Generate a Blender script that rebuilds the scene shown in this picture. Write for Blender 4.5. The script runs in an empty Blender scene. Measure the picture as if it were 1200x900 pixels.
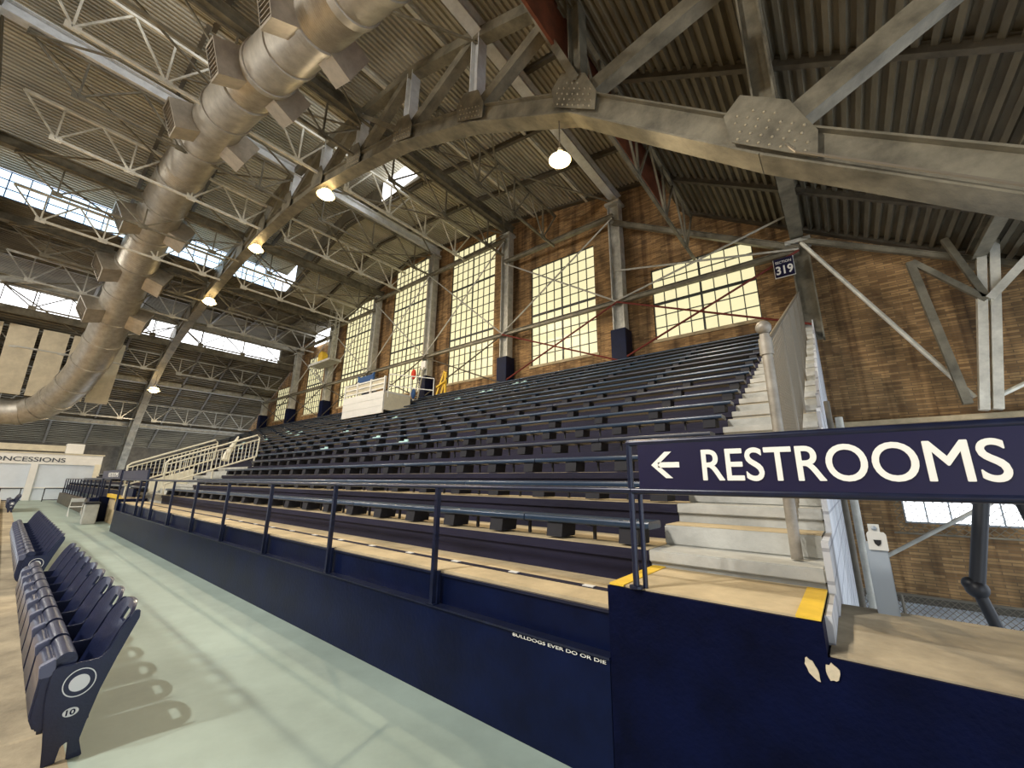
import bpy, bmesh, math, random
from mathutils import Vector, Matrix, Euler
random.seed(7)
PI = math.pi
COL = bpy.context.scene.collection

# ------------------------------------------------------------------ materials
def mat(name, col, rough=.6, metal=0., var=.0, vscale=3., bump=0., bscale=20., spec=.5, stretch=(1, 1, 1), coat=0.):
    m = bpy.data.materials.new(name); m.use_nodes = True
    nt = m.node_tree; b = nt.nodes['Principled BSDF']
    b.inputs['Base Color'].default_value = (*col, 1); b.inputs['Roughness'].default_value = rough
    b.inputs['Metallic'].default_value = metal; b.inputs['Specular IOR Level'].default_value = spec
    if coat: b.inputs['Coat Weight'].default_value = coat; b.inputs['Coat Roughness'].default_value = .15
    tc = nt.nodes.new('ShaderNodeTexCoord'); mp = nt.nodes.new('ShaderNodeMapping'); mp.inputs['Scale'].default_value = stretch
    nt.links.new(tc.outputs['Object'], mp.inputs['Vector'])
    if var:
        n = nt.nodes.new('ShaderNodeTexNoise'); n.inputs['Scale'].default_value = vscale; n.inputs['Detail'].default_value = 6; n.inputs['Roughness'].default_value = .65
        nt.links.new(mp.outputs['Vector'], n.inputs['Vector'])
        r = nt.nodes.new('ShaderNodeValToRGB')
        r.color_ramp.elements[0].position = .32; r.color_ramp.elements[1].position = .68
        r.color_ramp.elements[0].color = (*[c * (1 - var) for c in col], 1)
        r.color_ramp.elements[1].color = (*[min(1, c * (1 + var)) for c in col], 1)
        nt.links.new(n.outputs['Fac'], r.inputs['Fac']); nt.links.new(r.outputs['Color'], b.inputs['Base Color'])
    if bump:
        n2 = nt.nodes.new('ShaderNodeTexNoise'); n2.inputs['Scale'].default_value = bscale; n2.inputs['Detail'].default_value = 4
        nt.links.new(mp.outputs['Vector'], n2.inputs['Vector'])
        bp = nt.nodes.new('ShaderNodeBump'); bp.inputs['Strength'].default_value = bump; bp.inputs['Distance'].default_value = .02
        nt.links.new(n2.outputs['Fac'], bp.inputs['Height']); nt.links.new(bp.outputs['Normal'], b.inputs['Normal'])
    return m

def emis(name, col, strength):
    m = bpy.data.materials.new(name); m.use_nodes = True
    b = m.node_tree.nodes['Principled BSDF']
    b.inputs['Base Color'].default_value = (*[c * .25 for c in col], 1); b.inputs['Emission Color'].default_value = (*col, 1)
    b.inputs['Emission Strength'].default_value = strength; b.inputs['Roughness'].default_value = .3
    return m

def brick(name, c1, c2, mortar, axis='X', bw=.34, bh=.1, ms=.012, streak=.5):
    m = bpy.data.materials.new(name); m.use_nodes = True
    nt = m.node_tree; b = nt.nodes['Principled BSDF']; L = nt.links.new
    tc = nt.nodes.new('ShaderNodeTexCoord'); sp = nt.nodes.new('ShaderNodeSeparateXYZ'); cb = nt.nodes.new('ShaderNodeCombineXYZ')
    L(tc.outputs['Object'], sp.inputs[0]); L(sp.outputs[axis], cb.inputs['X']); L(sp.outputs['Z'], cb.inputs['Y'])
    t = nt.nodes.new('ShaderNodeTexBrick'); t.inputs['Scale'].default_value = 1
    t.inputs['Brick Width'].default_value = bw; t.inputs['Row Height'].default_value = bh; t.inputs['Mortar Size'].default_value = ms
    t.inputs['Bias'].default_value = -.1
    t.inputs['Color1'].default_value = (*c1, 1); t.inputs['Color2'].default_value = (*c2, 1); t.inputs['Mortar'].default_value = (*mortar, 1)
    L(cb.outputs[0], t.inputs['Vector'])
    n = nt.nodes.new('ShaderNodeTexNoise'); n.inputs['Scale'].default_value = 1.1; n.inputs['Detail'].default_value = 8
    mp = nt.nodes.new('ShaderNodeMapping'); mp.inputs['Scale'].default_value = (1.3, .45, 1); L(cb.outputs[0], mp.inputs['Vector']); L(mp.outputs['Vector'], n.inputs['Vector'])
    r = nt.nodes.new('ShaderNodeValToRGB'); r.color_ramp.elements[0].position = .3; r.color_ramp.elements[1].position = .7
    r.color_ramp.elements[0].color = (1 - streak, 1 - streak, 1 - streak, 1); r.color_ramp.elements[1].color = (1.25, 1.2, 1.15, 1)
    L(n.outputs['Fac'], r.inputs['Fac'])
    mx = nt.nodes.new('ShaderNodeMix'); mx.data_type = 'RGBA'; mx.blend_type = 'MULTIPLY'; mx.inputs[0].default_value = 1
    n3 = nt.nodes.new('ShaderNodeTexNoise'); n3.inputs['Scale'].default_value = 1; n3.inputs['Detail'].default_value = 2
    mp3 = nt.nodes.new('ShaderNodeMapping'); mp3.inputs['Scale'].default_value = (2.6, .09, 1); L(cb.outputs[0], mp3.inputs['Vector']); L(mp3.outputs['Vector'], n3.inputs['Vector'])
    r3 = nt.nodes.new('ShaderNodeValToRGB'); r3.color_ramp.elements[0].position = .36; r3.color_ramp.elements[1].position = .48
    r3.color_ramp.elements[0].color = (.55, .52, .5, 1); r3.color_ramp.elements[1].color = (1, 1, 1, 1); L(n3.outputs['Fac'], r3.inputs['Fac'])
    mx3 = nt.nodes.new('ShaderNodeMix'); mx3.data_type = 'RGBA'; mx3.blend_type = 'MULTIPLY'; mx3.inputs[0].default_value = 1
    L(t.outputs['Color'], mx.inputs[6]); L(r.outputs['Color'], mx.inputs[7]); L(mx.outputs[2], mx3.inputs[6]); L(r3.outputs['Color'], mx3.inputs[7]); L(mx3.outputs[2], b.inputs['Base Color'])
    bp = nt.nodes.new('ShaderNodeBump'); bp.inputs['Strength'].default_value = .5; bp.inputs['Distance'].default_value = .02
    L(t.outputs['Fac'], bp.inputs['Height']); bp.invert = True; L(bp.outputs['Normal'], b.inputs['Normal'])
    b.inputs['Roughness'].default_value = .85
    return m

M = dict(
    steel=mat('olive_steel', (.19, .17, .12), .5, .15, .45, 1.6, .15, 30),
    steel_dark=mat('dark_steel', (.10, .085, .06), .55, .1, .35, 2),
    steel_white_lit=mat('lit_white_steel', (.74, .76, .76), .4, .1, .15, 2.5),  # white puts the lit faces of beams and posts into the colour
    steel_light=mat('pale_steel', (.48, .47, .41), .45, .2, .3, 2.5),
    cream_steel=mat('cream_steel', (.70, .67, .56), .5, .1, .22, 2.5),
    rivet=mat('rivet', (.36, .31, .21), .45, .3),
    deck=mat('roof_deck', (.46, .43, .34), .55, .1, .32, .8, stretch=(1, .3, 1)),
    deck_dark=mat('roof_deck_dark', (.16, .138, .092), .6, .1, .4, 1.2, stretch=(1, .3, 1)),  # darker tone of the roof deck colour
    redboard=mat('red_brown_board', (.16, .045, .018), .6, 0, .4, 2),
    brick=brick('tan_brick', (.50, .31, .13), (.20, .112, .045), (.22, .15, .08), 'X', .46, .085, .010, .55),
    brick_side=brick('tan_brick_side', (.40, .21, .09), (.25, .12, .05), (.25, .17, .09), 'Y'),
    block=brick('white_block', (.62, .65, .68), (.55, .58, .62), (.36, .38, .42), 'Y', .4, .2, .012, .25),
    duct=mat('galvanised_duct', (.40, .37, .31), .46, .6, .22, 2.2, .1, 8),
    duct_box=mat('galvanised_box', (.46, .41, .33), .45, .6, .2, 2),
    navy=mat('navy_paint', (.0016, .0050, .028), .4, 0, .35, 2.2, .12, 22, spec=.14),
    navy_rough=mat('navy_rough_plaster', (.0013, .0030, .020), .55, 0, .4, 3, .3, 40, spec=.08),
    navy_riser=mat('navy_concrete', (.013, .012, .030), .6, 0, .4, 2, .3, 18, .25, stretch=(.3, 1, 1)),
    navy_rail=mat('navy_pipe', (.007, .011, .034), .3, .1, .3, 8),
    plank=mat('navy_plank', (.017, .040, .080), .3, 0, .4, 1.2, .1, 10, stretch=(.3, 3, 1), coat=.15),
    plank_old=mat('worn_plank', (.020, .028, .050), .4, 0, .5, 1.5, stretch=(.3, 3, 1)),
    wood=mat('dark_wood_block', (.005, .0045, .008), .7, 0, .4, 6),
    concrete=mat('tan_concrete', (.50, .40, .24), .85, 0, .28, 1.7, .25, 25),
    concrete_grey=mat('grey_painted_step', (.46, .46, .42), .75, 0, .18, 2.5, .3, 18),
    walk=mat('pale_green_floor', (.31, .39, .345), .5, 0, .16, .9, .06, 9),
    ledge=mat('dirty_concrete', (.36, .30, .20), .85, 0, .4, 1.4, .4, 14),
    court=mat('court_wood', (.62, .42, .20), .45, 0, .2, .5),
    lowfloor=mat('blue_grey_floor', (.62, .70, .80), .35, 0, .3, 1.2),
    seat=mat('navy_seat_plastic', (.006, .011, .044), .36, 0, .15, 6, .12, 60, coat=.2),
    seat_front=mat('navy_seat_plastic_pale', (.10, .11, .17), .4),
    yellow=mat('yellow_paint', (.80, .52, .04), .6, 0, .12, 5),
    white=mat('white_paint', (.78, .78, .74), .6, 0, .05, 2),
    conc_white=mat('white_stand_wall', (.62, .69, .76), .6, 0, .06, 1),
    cream=mat('cream_paint', (.78, .74, .58), .5, 0, .08, 4),
    black=mat('black_paint', (.008, .008, .01), .45),
    letter=mat('white_letter', (.88, .86, .78), .5),
    dark_letter=mat('dark_letter', (.05, .06, .08), .5),
    signnavy=mat('sign_navy', (.006, .005, .036), .38, 0, .08, 3),
    galv=mat('fence_wire', (.22, .19, .14), .5, .4),
    postgrey=mat('grey_post', (.30, .27, .22), .5, .4, .3, 6),
    devgrey=mat('grey_cabinet', (.32, .37, .42), .4, .1),
    devlight=mat('pale_cabinet', (.62, .62, .58), .4, .1),
    pane=emis('cream_window_pane', (.88, .80, .47), .92),
    pane_blue=emis('bright_clerestory_pane', (.62, .84, 1.), 2.2),
    pane_white=emis('white_clerestory_pane', (.95, .97, 1.), 2.6),
    muntin=mat('window_bar', (.045, .05, .045), .5),
    muntin_blue=mat('clerestory_bar', (.10, .16, .35), .5),
    lamp=emis('lamp_glow', (1., .72, .34), 24),
    shade=mat('lamp_shade', (.55, .52, .42), .4, .3),
    panel=mat('cream_panel', (.58, .53, .40), .7, 0, .15, 1.5),
    chip=mat('bare_plaster', (.62, .52, .36), .9, 0, .3, 8),
    paper=mat('pale_green_paper', (.55, .82, .76), .7),
    rust=mat('red_primer_rod', (.16, .022, .012), .6),
    blue_cloth=mat('blue_cloth', (.02, .07, .20), .8),
    red_cloth=mat('red_cloth', (.6, .05, .02), .8),
    plate=mat('number_plate', (.8, .8, .76), .4),
)

# ------------------------------------------------------------------ mesh builder
class MB:
    def __init__(s): s.v = []; s.f = []
    def add(s, vs, fs):
        o = len(s.v); s.v += [tuple(v) for v in vs]; s.f += [tuple(i + o for i in f) for f in fs]; return s
    def box(s, x0, x1, y0, y1, z0, z1):
        vs = [(x, y, z) for x in (x0, x1) for y in (y0, y1) for z in (z0, z1)]
        return s.add(vs, [(0, 1, 3, 2), (4, 6, 7, 5), (0, 4, 5, 1), (2, 3, 7, 6), (0, 2, 6, 4), (1, 5, 7, 3)])
    def frame(s, p, q, up=(0, 0, 1)):
        p = Vector(p); q = Vector(q); d = (q - p).normalized(); up = Vector(up)
        if abs(d.dot(up)) > .98: up = Vector((0, 1, 0)) if abs(d.y) < .9 else Vector((1, 0, 0))
        a = d.cross(up).normalized(); b = a.cross(d).normalized(); return p, q, a, b
    def beam(s, p, q, w, h, up=(0, 0, 1)):
        p, q, a, b = s.frame(p, q, up)
        vs = [r + a * i * w / 2 + b * j * h / 2 for r in (p, q) for i, j in ((-1, -1), (1, -1), (1, 1), (-1, 1))]
        return s.add(vs, [(0, 1, 2, 3), (7, 6, 5, 4), (0, 4, 5, 1), (1, 5, 6, 2), (2, 6, 7, 3), (3, 7, 4, 0)])
    def ibeam(s, p, q, w, h, t=.03, web=.03, up=(0, 0, 1)):
        p, q, a, b = s.frame(p, q, up)
        for off in (-1, 1):
            c = b * off * (h / 2 - t / 2); s.beam(p + c, q + c, w, t, up)
        return s.beam(p, q, web, h - 2 * t, up)
    def tube(s, p, q, r, n=8, r2=None):
        p, q, a, b = s.frame(p, q); r2 = r if r2 is None else r2
        vs = [p + (a * math.cos(2 * PI * k / n) + b * math.sin(2 * PI * k / n)) * r for k in range(n)]
        vs += [q + (a * math.cos(2 * PI * k / n) + b * math.sin(2 * PI * k / n)) * r2 for k in range(n)]
        return s.add(vs, [(k, (k + 1) % n, n + (k + 1) % n, n + k) for k in range(n)] + [tuple(range(n))[::-1], tuple(range(n, 2 * n))])
    def path(s, pts, rs, n=10):
        pts = [Vector(p) for p in pts]
        if not hasattr(rs, '__len__'): rs = [rs] * len(pts)
        vs = []; prev = None
        for i, p in enumerate(pts):
            d = (pts[min(i + 1, len(pts) - 1)] - pts[max(i - 1, 0)]).normalized()
            up = prev if prev is not None else (Vector((0, 0, 1)) if abs(d.z) < .9 else Vector((0, 1, 0)))
            a = d.cross(up).normalized(); b = a.cross(d).normalized(); prev = b
            vs += [p + (a * math.cos(2 * PI * k / n) + b * math.sin(2 * PI * k / n)) * rs[i] for k in range(n)]
        m = len(pts)
        fs = [(i * n + k, i * n + (k + 1) % n, (i + 1) * n + (k + 1) % n, (i + 1) * n + k) for i in range(m - 1) for k in range(n)]
        return s.add(vs, fs + [tuple(range(n))[::-1], tuple(range((m - 1) * n, m * n))])
    def prism(s, poly, axis, a0, a1):
        # poly in the two other coordinates, extruded along axis
        def P(u, v, a):
            return {'x': (a, u, v), 'y': (u, a, v), 'z': (u, v, a)}[axis]
        n = len(poly)
        vs = [P(u, v, a0) for u, v in poly] + [P(u, v, a1) for u, v in poly]
        return s.add(vs, [tuple(range(n))[::-1], tuple(range(n, 2 * n))] + [(k, (k + 1) % n, n + (k + 1) % n, n + k) for k in range(n)])
    def dome(s, c, r, axis=(0, 0, 1), n=8, m=3, flat=1.):
        c = Vector(c); ax = Vector(axis).normalized(); t = Vector((1, 0, 0)) if abs(ax.x) < .9 else Vector((0, 1, 0))
        a = ax.cross(t).normalized(); b = ax.cross(a)
        vs = []
        for i in range(m):
            th = PI / 2 * i / m
            vs += [c + (a * math.cos(2 * PI * k / n) + b * math.sin(2 * PI * k / n)) * r * math.cos(th) + ax * r * flat * math.sin(th) for k in range(n)]
        vs.append(c + ax * r * flat)
        fs = [(i * n + k, i * n + (k + 1) % n, (i + 1) * n + (k + 1) % n, (i + 1) * n + k) for i in range(m - 1) for k in range(n)]
        fs += [((m - 1) * n + k, (m - 1) * n + (k + 1) % n, m * n) for k in range(n)] + [tuple(range(n))[::-1]]
        return s.add(vs, fs)
    def ball(s, c, r, n=12, m=8, sc=(1, 1, 1)):
        vs = [(c[0], c[1], c[2] - r * sc[2])]
        for i in range(1, m):
            th = -PI / 2 + PI * i / m
            vs += [(c[0] + r * sc[0] * math.cos(th) * math.cos(2 * PI * k / n), c[1] + r * sc[1] * math.cos(th) * math.sin(2 * PI * k / n), c[2] + r * sc[2] * math.sin(th)) for k in range(n)]
        vs.append((c[0], c[1], c[2] + r * sc[2])); t = len(vs) - 1
        fs = [(0, 1 + (k + 1) % n, 1 + k) for k in range(n)]
        fs += [(1 + i * n + k, 1 + i * n + (k + 1) % n, 1 + (i + 1) * n + (k + 1) % n, 1 + (i + 1) * n + k) for i in range(m - 2) for k in range(n)]
        fs += [(t, 1 + (m - 2) * n + k, 1 + (m - 2) * n + (k + 1) % n) for k in range(n)]
        return s.add(vs, fs)
    def build(s, name, m, parent=None, smooth=False, bevel=0., origin=None):
        me = bpy.data.meshes.new(name)
        if parent is not None:
            o0 = Vector(parent['_w']) if '_w' in parent else Vector((0, 0, 0))
        else:
            if origin is None:
                xs, ys, zs = zip(*s.v); origin = ((min(xs) + max(xs)) / 2, (min(ys) + max(ys)) / 2, min(zs))
            o0 = Vector(origin)
        me.from_pydata([tuple(Vector(v) - o0) for v in s.v], [], s.f)
        bm = bmesh.new(); bm.from_mesh(me); bmesh.ops.recalc_face_normals(bm, faces=bm.faces)
        if bevel: bmesh.ops.bevel(bm, geom=list(bm.edges), offset=bevel, segments=2, affect='EDGES', clamp_overlap=True)
        bm.to_mesh(me); bm.free()
        if smooth:
            for p in me.polygons: p.use_smooth = True
            try: me.set_sharp_from_angle(angle=.7)
            except Exception: pass
        me.materials.append(m)
        o = bpy.data.objects.new(name, me); COL.objects.link(o)
        if parent is not None:
            o.parent = parent; o['_w'] = list(o0)
        else:
            o.location = o0; o['_w'] = list(o0)
        return o

def tag(o, label=None, cat=None, group=None, kind=None):
    if label: o['label'] = label
    if cat: o['category'] = cat
    if group: o['group'] = group
    if kind: o['kind'] = kind
    return o
def thing(name, loc, label, cat, group=None):
    o = bpy.data.objects.new(name, None); COL.objects.link(o); o.location = loc; o['_w'] = list(loc); o.empty_display_size = .1
    return tag(o, label, cat, group)
def struct(name, mb, m, **k):
    o = mb.build(name, m, **k)
    if o.parent is None: o['kind'] = 'structure'
    return o
def dup(root, loc, label, group=None):
    r = root.copy(); COL.objects.link(r); r.location = loc; r['label'] = label
    if group: r['group'] = group
    for ch in list(root.children):
        c = ch.copy(); COL.objects.link(c); c.parent = r
        for g in ch.children:
            d = g.copy(); COL.objects.link(d); d.parent = c
    return r
ORD = ['first', 'second', 'third', 'fourth', 'fifth', 'sixth', 'seventh', 'eighth', 'ninth', 'tenth', 'eleventh', 'twelfth', 'thirteenth',
       'fourteenth', 'fifteenth', 'sixteenth', 'seventeenth', 'eighteenth', 'nineteenth', 'twentieth', 'twenty-first', 'twenty-second', 'twenty-third', 'twenty-fourth']

def text(s, size, m, parent, origin, xdir, ydir, name='lettering', xs=1., depth=.004, bold=0., align='LEFT', width=None):
    cu = bpy.data.curves.new('t', 'FONT'); cu.body = s; cu.size = size; cu.extrude = depth / 2; cu.align_x = align
    cu.resolution_u = 6
    t = bpy.data.objects.new('t', cu); COL.objects.link(t)
    bpy.context.view_layer.update()
    dg = bpy.context.evaluated_depsgraph_get()
    me = bpy.data.meshes.new_from_object(t.evaluated_get(dg)); bpy.data.objects.remove(t)
    if bold:
        vs = [v.co.copy() for v in me.vertices]; fs = [tuple(p.vertices) for p in me.polygons]; V = []; F = []
        for dx, dy, dz in ((0, 0, 0), (bold, 0, .0003), (-bold, 0, .0006), (0, bold, .0009), (0, -bold, .0012), (bold * .7, bold * .7, .0015), (-bold * .7, -bold * .7, .0018), (bold * .7, -bold * .7, .0021), (-bold * .7, bold * .7, .0024)):
            o_ = len(V); V += [(v.x + dx, v.y + dy, v.z + dz * .3) for v in vs]; F += [tuple(i + o_ for i in f) for f in fs]
        me = bpy.data.meshes.new('t'); me.from_pydata(V, [], F)
    if width:
        x0 = min(v.co.x for v in me.vertices); x1 = max(v.co.x for v in me.vertices); xs = width / (x1 - x0)
        for v in me.vertices: v.co.x -= x0
    X = Vector(xdir).normalized(); Y = Vector(ydir).normalized(); Z = X.cross(Y)
    o0 = Vector(parent['_w']); O = Vector(origin)
    for v in me.vertices:
        c = v.co.copy(); v.co = O + X * c.x * xs + Y * c.y + Z * c.z - o0
    me.materials.clear(); me.materials.append(m)
    o = bpy.data.objects.new(name, me); COL.objects.link(o); o.parent = parent; o['_w'] = list(o0)
    return o

# ------------------------------------------------------------------ geometry of the hall
YW = 18.2            # inner face of the brick end wall
YT = 7.3             # plane of the near arch truss
XI = [-.2 - 7.35 * i for i in range(8)]      # columns along the end wall
def tread_z(k): return 1.28 + .345 * k + .0015 * k * k
def seat_z(k): return tread_z(k) + .2
def row_y(k): return 3.52 + .82 * k
NROW = 17
AX0, AX1 = -1.38, -.2       # near stair aisle
BX0, BX1 = -21.9, -18.3     # second aisle
LEFT = -58.

# roof sections: (x0,z0,x1,z1,y_end,material)
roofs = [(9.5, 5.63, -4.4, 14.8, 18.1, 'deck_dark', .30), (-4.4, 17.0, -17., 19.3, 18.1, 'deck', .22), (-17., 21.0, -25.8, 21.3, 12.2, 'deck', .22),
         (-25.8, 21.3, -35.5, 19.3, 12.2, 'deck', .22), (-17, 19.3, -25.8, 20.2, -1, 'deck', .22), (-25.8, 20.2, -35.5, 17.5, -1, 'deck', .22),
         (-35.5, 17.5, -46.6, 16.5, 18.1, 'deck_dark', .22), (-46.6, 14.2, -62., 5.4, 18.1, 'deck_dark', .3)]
Y0R = -34.
def roof_panel(x0, z0, x1, z1, ya, yb, m, pitch, n):
    L = math.hypot(x1 - x0, z1 - z0); ux, uz = (x1 - x0) / L, (z1 - z0) / L
    nx, nz = uz, -ux
    if nz > 0: nx, nz = -nx, -nz          # pointing down
    d = pitch * .46; k = int(L / pitch); pr = []
    for i in range(k):
        for f, h in ((0, 0), (.46, 0), (.54, 1), (.92, 1)):
            s = (i + f) * pitch; pr.append((x0 + ux * s + nx * d * h, z0 + uz * s + nz * d * h))
    pr.append((x1, z1))
    bottom = pr
    vs = [(u, ya, v) for u, v in bottom] + [(u, yb, v) for u, v in bottom]
    q = len(bottom); fs = [(i, i + 1, q + i + 1, q + i) for i in range(q - 1)]
    mb = MB().add(vs, fs)
    t = .12
    mb.beam(((x0 - nx * t), (ya + yb) / 2, (z0 - nz * t)), ((x1 - nx * t), (ya + yb) / 2, (z1 - nz * t)), yb - ya, .05, up=(nx, 0, nz))
    o = struct('ceiling', mb, m)
    tag(o, n)
    return o
names = ['steep corrugated roof slope at the right', 'corrugated upper roof between right step and monitor', 'right half of raised monitor ceiling', 'left half of raised monitor ceiling',
         'flat corrugated roof end beside the brick wall, right of the ridge', 'flat corrugated roof end beside the brick wall, left of the ridge', 'corrugated roof between the two bright window bands', 'low dark roof slope at the far left']
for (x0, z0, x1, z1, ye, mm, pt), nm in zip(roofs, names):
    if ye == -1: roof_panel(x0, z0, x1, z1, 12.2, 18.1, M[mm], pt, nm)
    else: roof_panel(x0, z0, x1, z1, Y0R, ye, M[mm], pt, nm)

# brick end wall with window openings  (x0,x1,z0,z1)
WIN = [(-6.12, -1.76, 8.48, 12.12), (-13.45, -9.15, 8.48, 14.8), (-20.78, -16.5, 8.48, 18.7), (-28.05, -23.7, 8.48, 19.6), (-35.8, -31.35, 8.48, 18.2), (-42.9, -39.4, 8.4, 14.5), (-50.2, -47., 8.4, 12.1)]
LOWW = (1.22, 5.4, .76, 1.46)
wb = MB(); edges = [9.5]; ops = sorted([(-w[1], -w[0], w[2], w[3]) for w in WIN])
x = .0
wb.box(.0, LOWW[0], YW, YW + .45, -2, 15); wb.box(LOWW[0], LOWW[1], YW, YW + .45, -2, LOWW[2]); wb.box(LOWW[0], LOWW[1], YW, YW + .45, LOWW[3], 14); wb.box(LOWW[1], 9.5, YW, YW + .45, -2, 12)
def topz(x):
    return 15 if x > -4.4 else 22
cur = 0.
for w in WIN:
    wb.box(w[1], cur, YW, YW + .45, -2, 15 if cur > -4 and w[1] > -4.4 else 22)
    wb.box(w[0], w[1], YW, YW + .45, -2, w[2]); wb.box(w[0], w[1], YW, YW + .45, w[3], 22)
    cur = w[0]
wb.box(-62, cur, YW, YW + .45, -2, 17)
struct('wall_back', wb, M['brick'], origin=(0, 0, 0))
struct('trim_1', MB().box(-.15, 9.5, YW - .35, YW, 3.84, 4.0), M['concrete'], bevel=.01)

wl = MB()
wl.box(-62.4, -62, Y0R, YW + .4, -2, 7)
struct('wall_left', wl, M['steel_dark'])
struct('wall_south', MB().box(-62, 9.5, -34.4, -34, -4, 22), M['panel'])
# step walls between roofs
st = MB().box(-4.46, -4.38, Y0R, 15.7, 13.1, 17.05); struct('wall_step_right', st, M['redboard'])
st = MB().box(-4.46, -4.38, 15.7, 18.15, 14.7, 17.05); struct('wall_step_end', st, M['deck_dark'])
st = MB().box(-17.05, -16.95, Y0R, 12.2, 19.3, 19.6).box(-17.05, -16.95, Y0R, 12.2, 20.8, 21.1); struct('wall_monitor_right', st, M['deck_dark'])
st = MB(); st.prism([(-17, 19.3), (-17, 21.1), (-25.8, 21.4), (-25.8, 20.2)], 'y', 12.1, 12.3); st.prism([(-25.8, 20.2), (-25.8, 21.4), (-33.4, 19.9), (-33.4, 18.1)], 'y', 12.1, 12.3)
struct('wall_monitor_end', st, M['deck_dark'])

def window(n, x0, x1, z0, z1, cols, rows, pane, bar, y=YW + .12, thick_v=(), thick_h=(), label=None):
    o = struct('window_%d' % n, MB().box(x0, x1, y, y + .04, z0, z1), pane)
    if label: o['label'] = label
    f = MB(); t = .035
    for i in range(cols + 1):
        xx = x0 + (x1 - x0) * i / cols; w = .09 if i in (0, cols) else (.085 if i in thick_v else t)
        f.box(xx - w / 2, xx + w / 2, y - .06, y + .01, z0, z1)
    for j in range(rows + 1):
        zz = z0 + (z1 - z0) * j / rows; w = .1 if j in (0, rows) else (.13 if j in thick_h else t)
        f.box(x0, x1, y - .055, y + .005, zz - w / 2, zz + w / 2)
    f.build('window_frame', bar, o)
    return o
wc = [(8, 6, (4,), (3,)), (8, 10, (4,), (5,)), (8, 16, (4,), (5, 11)), (8, 18, (4,), (6, 12)), (8, 16, (4,), (5, 11)), (8, 10, (4,), (5,)), (8, 6, (4,), (3,))]
for i, w in enumerate(WIN):
    window(i + 1, *w, wc[i][0], wc[i][1], M['pane'], M['muntin'], thick_v=wc[i][2], thick_h=wc[i][3], label='tall cream paned window in brick wall, %s from the right' % ORD[i])
    struct('trim_%d' % (i + 2), MB().box(w[0] - .1, w[1] + .1, YW - .06, YW + .1, w[2] - .14, w[2]), M['concrete'])
window(8, *LOWW, 8, 1, M['pane_white'], M['devgrey'], label='low bright window under the restrooms sign')

def clerestory(n, x, y0, y1, z0, z1, cols, rows, pane, bar, label, wf=.05):
    o = struct('window_%d' % n, MB().box(x - .04, x, y0, y1, z0, z1), pane); o['label'] = label
    f = MB()
    for i in range(cols + 1):
        yy = y0 + (y1 - y0) * i / cols; f.box(x, x + .06, yy - wf / 2, yy + wf / 2, z0, z1)
    for j in range(rows + 1):
        zz = z0 + (z1 - z0) * j / rows; f.box(x, x + .06, y0, y1, zz - wf / 2, zz + wf / 2)
    f.build('window_frame', bar, o)
clerestory(9, -35.5, -8, 11.3, 17.5, 19.15, 24, 3, M['pane_blue'], M['muntin_blue'], 'upper bright blue window band under the raised roof')
clerestory(10, -46.6, -8, 16.5, 14.25, 15.75, 14, 1, M['pane_white'], M['steel_light'], 'lower white window band at the far left', .06)
clerestory(11, -46.6, -8, 16.5, 16.05, 16.3, 14, 1, M['pane_white'], M['steel_light'], 'thin bright strip above the lower window band', .04)
struct('wall_clerestory_trim', MB().box(-46.75, -46.5, Y0R, 18.1, 15.75, 16.05).box(-46.75, -46.5, Y0R, 18.1, 13.7, 14.25).box(-46.75, -46.5, 16.5, 18.1, 14.2, 16.5), M['steel'])
# monitor windows on the camera side and the small light at its end
o = struct('window_12', MB().box(-17.04, -16.98, -8, 11.6, 19.6, 20.8), M['pane_white']); o['label'] = 'monitor window band seen edge-on above the arch'
o = struct('window_13', MB().box(-21, -17.4, 12.02, 12.08, 19.6, 21.0), M['pane_white']); o['label'] = 'white lit end window of the raised roof'
o = struct('window_14', MB().box(-41.5, -38.3, 17.9, 18., 15.5, 16.9), M['pane_white']); o['label'] = 'bright opening beside the caged ladder'

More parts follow.
